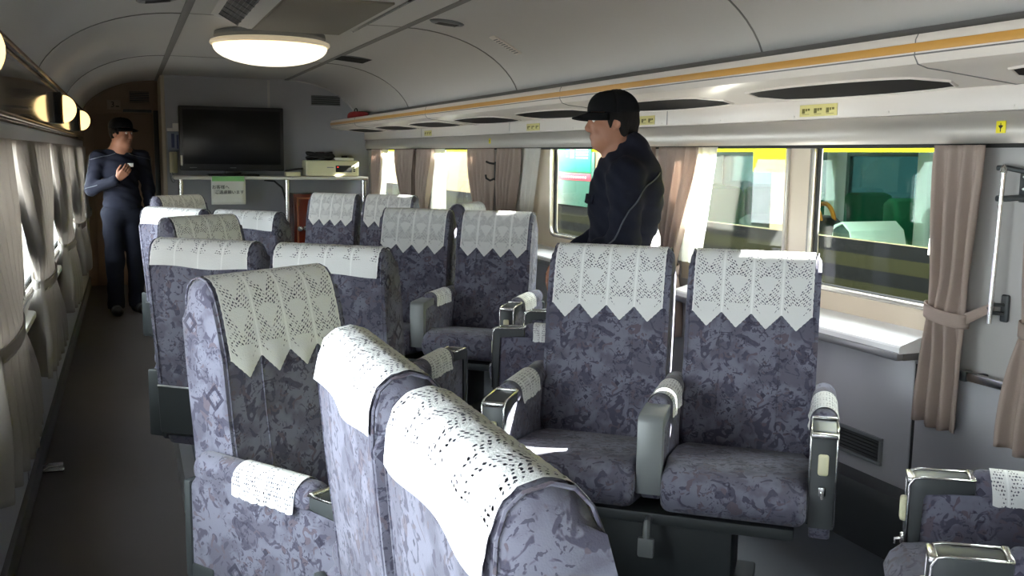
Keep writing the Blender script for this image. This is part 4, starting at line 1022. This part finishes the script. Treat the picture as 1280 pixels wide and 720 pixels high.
def nets(prims, subs, cuts, fine, coarse, spans, wob=None):
    lo = np.min([bbox(p)[0] for p in prims], 0)-.03; hi = np.max([bbox(p)[1] for p in prims], 0)+.03
    ax = [axis_steps(lo[i], hi[i], fine, coarse, [s[i] for s in spans]) for i in range(3)]
    n = [len(a) for a in ax]; D = np.full(n, .2, np.float32)
    def sub(p, pad):
        a, b = bbox(p); sl = tuple(slice(max(0, int(np.searchsorted(ax[i], a[i]-pad))-1), int(np.searchsorted(ax[i], b[i]+pad))+1) for i in range(3))
        G = np.stack(np.meshgrid(ax[0][sl[0]], ax[1][sl[1]], ax[2][sl[2]], indexing='ij'), -1); return sl, G
    for p in prims:
        sl, G = sub(p, p[5]+.03); D[sl] = smin(D[sl], prim_d(p, G), p[5])
    for p in subs:
        sl, G = sub(p, p[5]+.03); D[sl] = -smin(-D[sl], prim_d(p, G), p[5])
    for (nn, o) in cuts:
        nn = np.array(nn, np.float32); o = np.array(o, np.float32)
        D = np.maximum(D, ((ax[0]-o[0])*nn[0])[:, None, None]+((ax[1]-o[1])*nn[1])[None, :, None]+((ax[2]-o[2])*nn[2])[None, None, :])
    if wob: D = D + wob(ax[0][:, None, None], ax[1][None, :, None], ax[2][None, None, :])
    s = D < 0
    nx, ny, nz = n; cnt = np.zeros((nx-1, ny-1, nz-1), np.float32); acc = np.zeros((nx-1, ny-1, nz-1, 3), np.float32)
    grids = ax
    def cs(o): return tuple(slice(o[i], n[i]-1+o[i]) for i in range(3))
    for d in range(3):
        e = [0, 0, 0]; e[d] = 1
        others = [i for i in range(3) if i != d]
        for u in (0, 1):
            for v in (0, 1):
                o0 = [0, 0, 0]; o0[others[0]] = u; o0[others[1]] = v; o1 = list(o0); o1[d] = 1
                a, b = D[cs(o0)], D[cs(o1)]; x = (a < 0) != (b < 0)
                t = np.where(x, a/(a-b+1e-12), 0)
                cnt += x
                for i in range(3):
                    g = grids[i]
                    base = g[:-1] if o0[i] == 0 else g[1:]
                    shp = [1, 1, 1]; shp[i] = -1
                    val = base.reshape(shp)
                    if i == d: val = val + t*np.diff(g).reshape(shp)
                    acc[..., i] += np.where(x, val, 0)
    act = cnt > 0; idx = -np.ones(act.shape, np.int64); idx[act] = np.arange(act.sum())
    V = acc[act]/cnt[act][:, None]; F = []
    for d in range(3):
        o = [i for i in range(3) if i != d]
        lo_ = [slice(1, n[i]-1) for i in range(3)]; lo_[d] = slice(0, n[d]-1); hi_ = list(lo_); hi_[d] = slice(1, n[d])
        a, b = s[tuple(lo_)], s[tuple(hi_)]; w_ = np.argwhere(a != b)
        if not len(w_): continue
        flip = a[tuple(w_.T)]; base = w_.copy()
        for i in o: base[:, i] += 1
        q = []
        for (u, v) in ((0, 0), (1, 0), (1, 1), (0, 1)):
            c = base.copy(); c[:, o[0]] -= u; c[:, o[1]] -= v; q.append(idx[tuple(c.T)])
        q = np.stack(q, 1); fl = flip if d != 1 else ~flip
        q[~fl] = q[~fl][:, ::-1]; F.append(q)
    return V, np.concatenate(F)
def net_obj(name, m, parent, prims, subs=(), cuts=(), fine=.006, coarse=.012, spans=(), wob=None, smooth_iter=2):
    V, F = nets(list(prims), list(subs), list(cuts), fine, coarse, spans, wob)
    # light smoothing
    nb = np.zeros((len(V), 3)); c = np.zeros(len(V))
    E = np.concatenate([F[:, [0, 1]], F[:, [1, 2]], F[:, [2, 3]], F[:, [3, 0]]])
    for _ in range(smooth_iter):
        nb[:] = 0; c[:] = 0
        for a, b in ((0, 1), (1, 0)):
            np.add.at(nb, E[:, a], V[E[:, b]]); np.add.at(c, E[:, a], 1)
        V = V*.5 + .5*nb/np.maximum(c, 1)[:, None]
    me = bpy.data.meshes.new(name); me.from_pydata(V.tolist(), [], F.tolist())
    bm = bmesh.new(); bm.from_mesh(me); bmesh.ops.recalc_face_normals(bm, faces=bm.faces[:]); bm.to_mesh(me); bm.free()
    me.polygons.foreach_set('use_smooth', [True]*len(me.polygons))
    return link(name, me, m, parent)
def snap(prims, cuts, pts, lift=.002):
    P = np.array(pts, np.float32)
    for _ in range(12):
        d = sdf_points(prims, [], [], P); g = np.stack([(sdf_points(prims, [], [], P+e)-sdf_points(prims, [], [], P-e)) for e in np.eye(3, dtype=np.float32)*.004], -1)
        g /= np.linalg.norm(g, axis=-1, keepdims=True)+1e-9; P = P - g*(d-lift)[:, None]
    return P.tolist()
def dense(pts, n=8):
    out = []
    for a, b in zip(pts[:-1], pts[1:]):
        for t in np.linspace(0, 1, n, endpoint=False): out.append([a[i]+(b[i]-a[i])*t for i in range(3)])
    return out+[list(pts[-1])]

def head_prims(R, c):
    """head at centre c (mid of the skull); R turns local (x: own left, -y: forward, z: up) into body space"""
    c = np.array(c)
    def T(p): return c + R @ np.array(p)
    rot = R
    H = [el(T((0, .012, .035)), (.074, .094, .088), .03, rot), el(T((0, -.020, -.025)), (.062, .070, .085), .03, rot),
         el(T((0, -.040, -.078)), (.045, .045, .038), .03, rot), el(T((0, -.068, -.094)), (.022, .018, .018), .02, rot),
         rc(T((0, -.084, .016)), T((0, -.103, -.022)), .008, .0125, .012), el(T((0, -.094, -.030)), (.0165, .013, .010), .008, rot),
         rc(T((-.034, -.076, .026)), T((.034, -.076, .026)), .011, .011, .015),
         el(T((0, -.087, -.054)), (.021, .010, .0065), .006, rot), el(T((0, -.085, -.066)), (.019, .010, .007), .006, rot)]
    for s in (-1, 1):
        H += [el(T((s*.040, -.062, -.022)), (.024, .020, .020), .02, rot), el(T((s*.052, -.02, -.055)), (.018, .035, .03), .03, rot),
              el(T((s*.075, .012, -.004)), (.009, .020, .031), .006, rot @ np.array([[1, 0, 0], [0, .97, .24], [0, -.24, .97]])), el(T((s*.071, .006, -.008)), (.008, .012, .020), .01, rot)]
    sub = []
    for s in (-1, 1):
        sub += [el(T((s*.031, -.090, .010)), (.017, .012, .010), .008, rot), el(T((s*.082, .008, -.006)), (.005, .010, .017), .004, rot)]
    sub.append(rc(T((-.018, -.098, -.060)), T((.018, -.098, -.060)), .0022, .0022, .003))
    return H, sub, T
def hand(wrist, dirv, palm_n, s, curl=.5, spread=.10, thumb_out=.7):
    """palm with five separate fingers. dirv: towards the fingertips, palm_n: out of the palm, s: +1 when the thumb is on the side dirv x palm_n"""
    w = np.array(wrist, float); d = np.array(dirv, float); d /= np.linalg.norm(d); n = np.array(palm_n, float); n -= d*(n @ d); n /= np.linalg.norm(n); sd = np.cross(d, n)*s
    P = []
    def pt(a, b, c): return w + d*a + sd*b + n*c
    for b in (-.026, -.009, .009, .026): P.append(rc(pt(.012, b*.75, 0), pt(.082, b*1.12, 0), .0125, .0115, .012))
    for b, L, r in ((.030, .070, .0092), (.0105, .080, .0096), (-.0105, .074, .0092), (-.029, .058, .0082)):
        a0 = np.array([.086, b, 0.]); ang = .0; cur = pt(*a0); ln = [L*.45, L*.30, L*.25]; sp = b*spread*30/3
        for i in range(3):
            ang += curl*(.6, .9, .7)[i]
            step = d*math.cos(ang)*ln[i] + n*math.sin(ang)*ln[i] + sd*sp*ln[i]*(1 if i == 0 else .3)
            P.append(rc(cur, cur+step, r*(1-.08*i), r*(1-.08*(i+1)), .005)); cur = cur+step
    a = pt(.022, .026, .006); b_ = pt(.052, .026+.030*thumb_out, .016); c_ = pt(.080, .026+.040*thumb_out, .024); e_ = pt(.102, .026+.042*thumb_out, .030)
    P += [rc(a, b_, .0140, .0115, .012), rc(b_, c_, .0112, .0098, .005), rc(c_, e_, .0098, .0082, .004)]
    return P

def person(name, loc, rz, label, J, head_R, head_c, H=1.0, hair_long=False, jacket_mat='navy', pants_mat='navy2', hands=(), piping=True, badge=True, seed=0, bulk=1.0, cap_dz=0.0):
    root = empty('person', loc, rz); tag(root, label, 'person')
    Hp, Hs, T = head_prims(head_R, head_c)
    hc = np.array(head_c); nb = np.array(J['neck'])
    neck_top = hc + head_R @ np.array((0, .028, -.055))
    body = list(Hp) + [rc(nb+np.array((0, .01, -.03)), neck_top, .056, .052, .03)]
    # torso and limbs under the clothes
    ch, wa, pe = np.array(J['chest']), np.array(J['waist']), np.array(J['pelvis'])
    body += [el(ch, (.140, .090, .16), .06), el(wa, (.125, .085, .14), .06), el(pe, (.145, .095, .12), .06), rc(nb, ch, .07, .09, .06)]
    for s, k in ((1, 'L'), (-1, 'R')):
        sh_, eb, wr = (np.array(J[q+k]) for q in ('sh', 'el', 'wr'))
        body += [rc(nb+np.array((s*.04, 0, -.03)), sh_, .045, .046, .05), rc(sh_, eb, .046, .038, .03), rc(eb, wr, .037, .026, .02)]
        hp, kn, an, toe = (np.array(J[q+k]) for q in ('hip', 'kn', 'an', 'toe'))
        body += [rc(hp, kn, .075, .052, .05), rc(kn, an, .050, .036, .03), rc(an+np.array((0, 0, -.03)), toe, .036, .028, .03)]
    sp = []
    for hd in hands:
        hprims = hand(*hd); body += hprims
        lo = np.min([bbox(p)[0] for p in hprims], 0); hi = np.max([bbox(p)[1] for p in hprims], 0); sp.append([(lo[i]-.01, hi[i]+.01) for i in range(3)])
    sp.append([(hc[i]-.125, hc[i]+.125) for i in range(3)])
    net_obj('body', M['skin'], root, body, Hs, [], .0042, .014, sp, smooth_iter=1)
    # eyes
    for s in (-1, 1):
        e = MB(); c = T((s*.031, -.074, .010)); q = [Vector(c)+Vector(head_R @ np.array((.0125*math.cos(a)*math.sin(b_), .0125*math.sin(a)*math.sin(b_), .0125*math.cos(b_)))) for b_ in np.linspace(.01, 3.13, 9) for a in np.linspace(0, 2*math.pi, 12, endpoint=False)]
        fs = [(i*12+k, i*12+(k+1) % 12, (i+1)*12+(k+1) % 12, (i+1)*12+k) for i in range(8) for k in range(12)]
        e.add(q, fs, True); eo = e.build('eye', M['eyew'], root)
        e = MB(); c2 = T((s*.031+.000, -.0858, .010)); e.add([Vector(c2)]+[Vector(c2)+Vector(head_R @ np.array((.0055*math.cos(a), .0012, .0055*math.sin(a)))) for a in np.linspace(0, 2*math.pi, 14, endpoint=False)], [(0, 1+i, 1+(i+1) % 14) for i in range(14)], True); e.build('iris', M['iris'], eo)
        e = MB(); e.tube([T((s*.016, -.089, .030)), T((s*.034, -.087, .034)), T((s*.050, -.076, .029))], [.0028, .0034, .002], 6); e.build('eyebrow', M['hair'], root)
    # hair: skull shell at the sides and nape, cut away over the face
    hr = [el(T((0, .022, .038)), (.083, .096, .094), .02, head_R), rc(T((0, .062, -.02)), T((0, .062, -.095 if hair_long else -.055)), .052 if hair_long else .048, .036 if hair_long else .03, .03)]
    for s in (-1, 1):
        hr += [rc(T((s*.066, .030, .02)), T((s*.064, .040, -.05 if hair_long else -.03)), .020, .016, .02), rc(T((s*.070, -.010, .02)), T((s*.070, -.020, -.022 if hair_long else .0)), .013, .007, .015)]
    fwd = head_R @ np.array((0, -1, 0)); upv = head_R @ np.array((0, 0, 1))
    def wobh(x, y, z): return .0022*np.sin(x*260+seed)*np.sin(y*210)*np.sin(z*90)
    hcuts = [(fwd*.94+upv*-.34, T((0, -.030, .0)))]
    net_obj('hair', M['hair'], root, hr, [el(T((0, -.075, -.02)), (.058, .060, .075), .01, head_R)], hcuts, .0042, .0042, [], wobh, 1)
    # cap: crown shell with seams, and a curved brim
    cp = MB(); nC = 48
    def crown(u, v):
        a = 2*math.pi*u; th = v*math.pi/2*.995; r = math.cos(th)**.80; fl = 1+.012*math.cos(6*a)*math.sin(th*2)
        x, y_, z = .087*r*math.cos(a)*fl, .106*r*math.sin(a)*fl, .055+.092*math.sin(th)**.9
        if math.sin(a) < 0 and v < .75: z += .010*(-math.sin(a))*(1-v)      # front panel stands up
        return T((x, y_+.010, z-.022+cap_dz + .10*(y_*-.10)))
    cp.grid(crown, nC, 14); co = solid(cp.build('cap_crown', M['cap'], root, auto=None), .004, 1)
    bt = MB(); bt.add([T((.008*math.cos(a), .010+.008*math.sin(a), .1275+cap_dz)) for a in np.linspace(0, 6.28, 13)[:-1]]+[T((0, .010, .132+cap_dz))], [(i, (i+1) % 12, 12) for i in range(12)], True); bt.build('button', M['cap'], co)
    br = MB()
    def brim(u, v):
        a = math.pi*(1.10+.80*u); x0, y0_ = .086*math.cos(a), .105*math.sin(a)+.010
        w_ = .072*math.sin(math.pi*u)**.55; dx, dy = math.cos(a)*.35, -1
        x = x0*(1+.02*v)+dx*0; y_ = y0_ - w_*v
        return T((x, y_, .040+cap_dz-.018*v - .020*(x/.086)**2*(.3+.7*v)))
    br.grid(brim, 30, 8); solid(br.build('cap_brim', M['cap'], root, auto=None), .005)
    # jacket
    jk = [el(ch+np.array((0, .004, .01)), (.172, .122, .185), .06), el(wa, (.160, .118, .16), .07), el(pe+np.array((0, 0, .05)), (.166, .122, .13), .06), rc(nb+np.array((0, .012, -.045)), ch, .085, .11, .06)]
    for s, k in ((1, 'L'), (-1, 'R')):
        sh_, eb, wr = (np.array(J[q+k]) for q in ('sh', 'el', 'wr'))
        cuff = eb+(wr-eb)*.93
        jk += [rc(nb+np.array((s*.05, .012, -.045)), sh_, .058, .064, .05), rc(sh_, eb, .066, .056, .035), rc(eb, cuff, .056, .042, .025), rc(cuff-(wr-eb)*.06, cuff+(wr-eb)*.01, .045, .045, .008)]
    jk += [rc(nb+np.array((0, .022, -.045)), nb+np.array((0, .020, .045)), .078, .072, .02)]
    if bulk != 1: jk = [(p[0], p[1], p[2]*np.float32(bulk) if p[0] == 'e' else p[2], p[3]*bulk if p[0] == 'c' else p[3], p[4]*bulk if p[0] == 'c' else p[4], p[5]) for p in jk]
    if bulk > 1: jk.append(el(ch+np.array((0, .075, .03)), (.15, .10, .20), .08))
    def wobj(x, y, z): return .0035*np.sin(z*46+x*22+seed)*np.sin(x*31+y*27) + .0022*np.sin(z*95+y*60+x*35+2*seed)
    jsub = [rc(nb+np.array((0, -.022, .012)), nb+np.array((0, -.01, .08)), .056, .066, .006)]
    jh = np.array(J['pelvis'])[2]-.06
    net_obj('jacket', M[jacket_mat], root, jk, jsub, [((0, 0, -1), (0, 0, jh))], .0062, .0062, [], wobj, 1)
    # trousers
    tr_ = [el(pe, (.158, .112, .12), .05)]
    for s, k in ((1, 'L'), (-1, 'R')):
        hp, kn, an = (np.array(J[q+k]) for q in ('hip', 'kn', 'an'))
        tr_ += [rc(hp, kn, .096, .076, .05), rc(kn, an+np.array((0, 0, .03)), .076, .068, .04), rc(an+np.array((0, 0, .06)), an+np.array((0, -.01, -.02)), .068, .070, .02)]
    def wobt(x, y, z): return .004*np.sin(z*38+x*12+seed)*np.sin(y*24+x*18+1)
    net_obj('trousers', M[pants_mat], root, tr_, [], [((0, 0, -1), (0, 0, .055)), ((0, 0, 1), (0, 0, jh+.10))], .008, .008, [], wobt, 1)
    for s, k in ((1, 'L'), (-1, 'R')):
        an, toe = np.array(J['an'+k]), np.array(J['toe'+k])
        he = an+np.array((0, .045, 0)); he[2] = .045
        net_obj('shoe', M['shoe'], root, [rc(he, (toe[0], toe[1], .042), .046, .044, .02), rc((an[0], an[1], .06), (an[0], an[1]-.02, .09), .050, .048, .03), el((toe[0], toe[1]-.02, .045), (.046, .060, .038), .02)], [], [((0, 0, -1), (0, 0, .001))], .006, .006, [], None, 1)
    # grey piping over the shoulders and down the sleeves
    if piping == 'sleeve':
        for s, k in ((1, 'L'), (-1, 'R')):
            sh_, eb, wr = (np.array(J[q+k]) for q in ('sh', 'el', 'wr'))
            path = [nb+np.array((s*.10, .18, -.05)), sh_+np.array((s*.07, .10, -.06)), sh_*.5+eb*.5+np.array((s*.09, .01, .0)), eb+np.array((s*.08, -.07, .02)), eb*.6+wr*.4+np.array((s*.05, -.05, -.03))]
            b = MB(); b.tube(snap(jk, [], dense(path)), .0034, 6); b.build('piping', M['piping'], root)
    elif piping:
        for s, k in ((1, 'L'), (-1, 'R')):
            sh_, eb, wr = (np.array(J[q+k]) for q in ('sh', 'el', 'wr'))
            out = np.array((s*.08, 0, .0)); a = nb+np.array((s*.06, -.09, -.03))
            for path in ([a, sh_+np.array((s*.02, -.085, .0)), sh_+out*1.1+np.array((0, -.03, -.02))], [sh_+out+np.array((0, .0, .02)), sh_*.5+eb*.5+out, eb+out, eb*.45+wr*.55+out*.9+np.array((0, 0, -.01))],
                         [nb+np.array((s*.05, .12, -.05)), sh_+np.array((0, .10, -.02)), (sh_+eb)*.5+np.array((-s*.01, .09, 0)), eb+np.array((-s*.01, .07, .02))]):
                b = MB(); b.tube(snap(jk, [], dense(path)), .0034, 6); b.build('piping', M['piping'], root)
    if badge:
        c = snap(jk, [], [ch+np.array((.085, -.2, .065))], .003)[0]
        b = MB(); b.box(c[0]-.026, c[0]+.026, c[1]-.004, c[1]+.004, c[2]-.016, c[2]+.016, .002); b.build('name_badge', M['paper'], root)
    # chest pockets
    for s in (-1, 1):
        pts = [ch+np.array((s*(.04+.09*t), -.2, .03)) for t in np.linspace(0, 1, 7)]
        q = snap(jk, [], pts, .001); b = MB(); n_ = len(q)
        b.add([(p[0], p[1]-.004, p[2]+.010) for p in q]+[(p[0], p[1]-.010, p[2]-.028) for p in q], [(i, i+1, n_+i+1, n_+i) for i in range(n_-1)], True)
        solid(b.build('pocket_flap', M[jacket_mat], root, auto=None), .006)
    return root
def rotz(a):
    c, s = math.cos(a), math.sin(a); return np.array([[c, -s, 0], [s, c, 0], [0, 0, 1.]])
def rotx(a):
    c, s = math.cos(a), math.sin(a); return np.array([[1, 0, 0], [0, c, -s], [0, s, c]])
# local frame: x = own left, -y = facing, z = up.  The man by the door: right hand raised before the chest
J1 = dict(neck=(.0, .02, 1.475), chest=(0, .015, 1.29), waist=(0, .01, 1.08), pelvis=(0, .01, .93),
          shL=(.185, .02, 1.40), elL=(.235, .045, 1.12), wrL=(.225, -.02, .86), shR=(-.185, .02, 1.40), elR=(-.255, .0, 1.12), wrR=(-.075, -.20, 1.215),
          hipL=(.085, .01, .90), knL=(.10, .02, .49), anL=(.10, .05, .085), toeL=(.12, -.10, .04), hipR=(-.085, .01, .90), knR=(-.09, -.02, .49), anR=(-.09, .0, .085), toeR=(-.11, -.15, .04))
person('person', (-.05, 9.30, 0), math.radians(12), 'man in navy workwear and black cap standing in the aisle, one hand raised', J1,
       rotz(math.radians(38)) @ rotx(math.radians(3)), (.012, -.012, 1.612), hands=[((-.070, -.205, 1.218), (.62, -.30, .72), (.5, .5, .70), 1, .55), ((.225, -.022, .855), (-.02, -.12, -1), (-1, 0, .05), 1, .35)], seed=1, bulk=.95, cap_dz=.014)
# the man at the window side, seen from his left, looking along the car
J2 = dict(neck=(.0, .02, 1.475), chest=(0, .02, 1.29), waist=(0, .015, 1.08), pelvis=(0, .02, .93),
          shL=(.185, .02, 1.40), elL=(.225, .02, 1.14), wrL=(.13, -.22, 1.03), shR=(-.185, .02, 1.40), elR=(-.225, .0, 1.14), wrR=(-.13, -.22, 1.03),
          hipL=(.085, .02, .90), knL=(.09, .0, .49), anL=(.09, .04, .085), toeL=(.10, -.12, .04), hipR=(-.085, .02, .90), knR=(-.09, .0, .49), anR=(-.09, .04, .085), toeR=(-.10, -.12, .04))
person('person', (1.735, 3.285, Z0), math.radians(-112), 'man in navy jacket and black cap seen in profile behind the large double seat', J2,
       rotz(math.radians(4)) @ rotx(math.radians(4)), (.0, -.025, 1.625), hair_long=True, hands=[((.128, -.224, 1.027), (-.5, -.5, -.6), (-.6, .4, -.6), 1, .45), ((-.128, -.224, 1.027), (.5, -.5, -.6), (.6, .4, -.6), -1, .45)], badge=False, seed=4, bulk=1.08, piping='sleeve').scale = (.905, .905, .905)
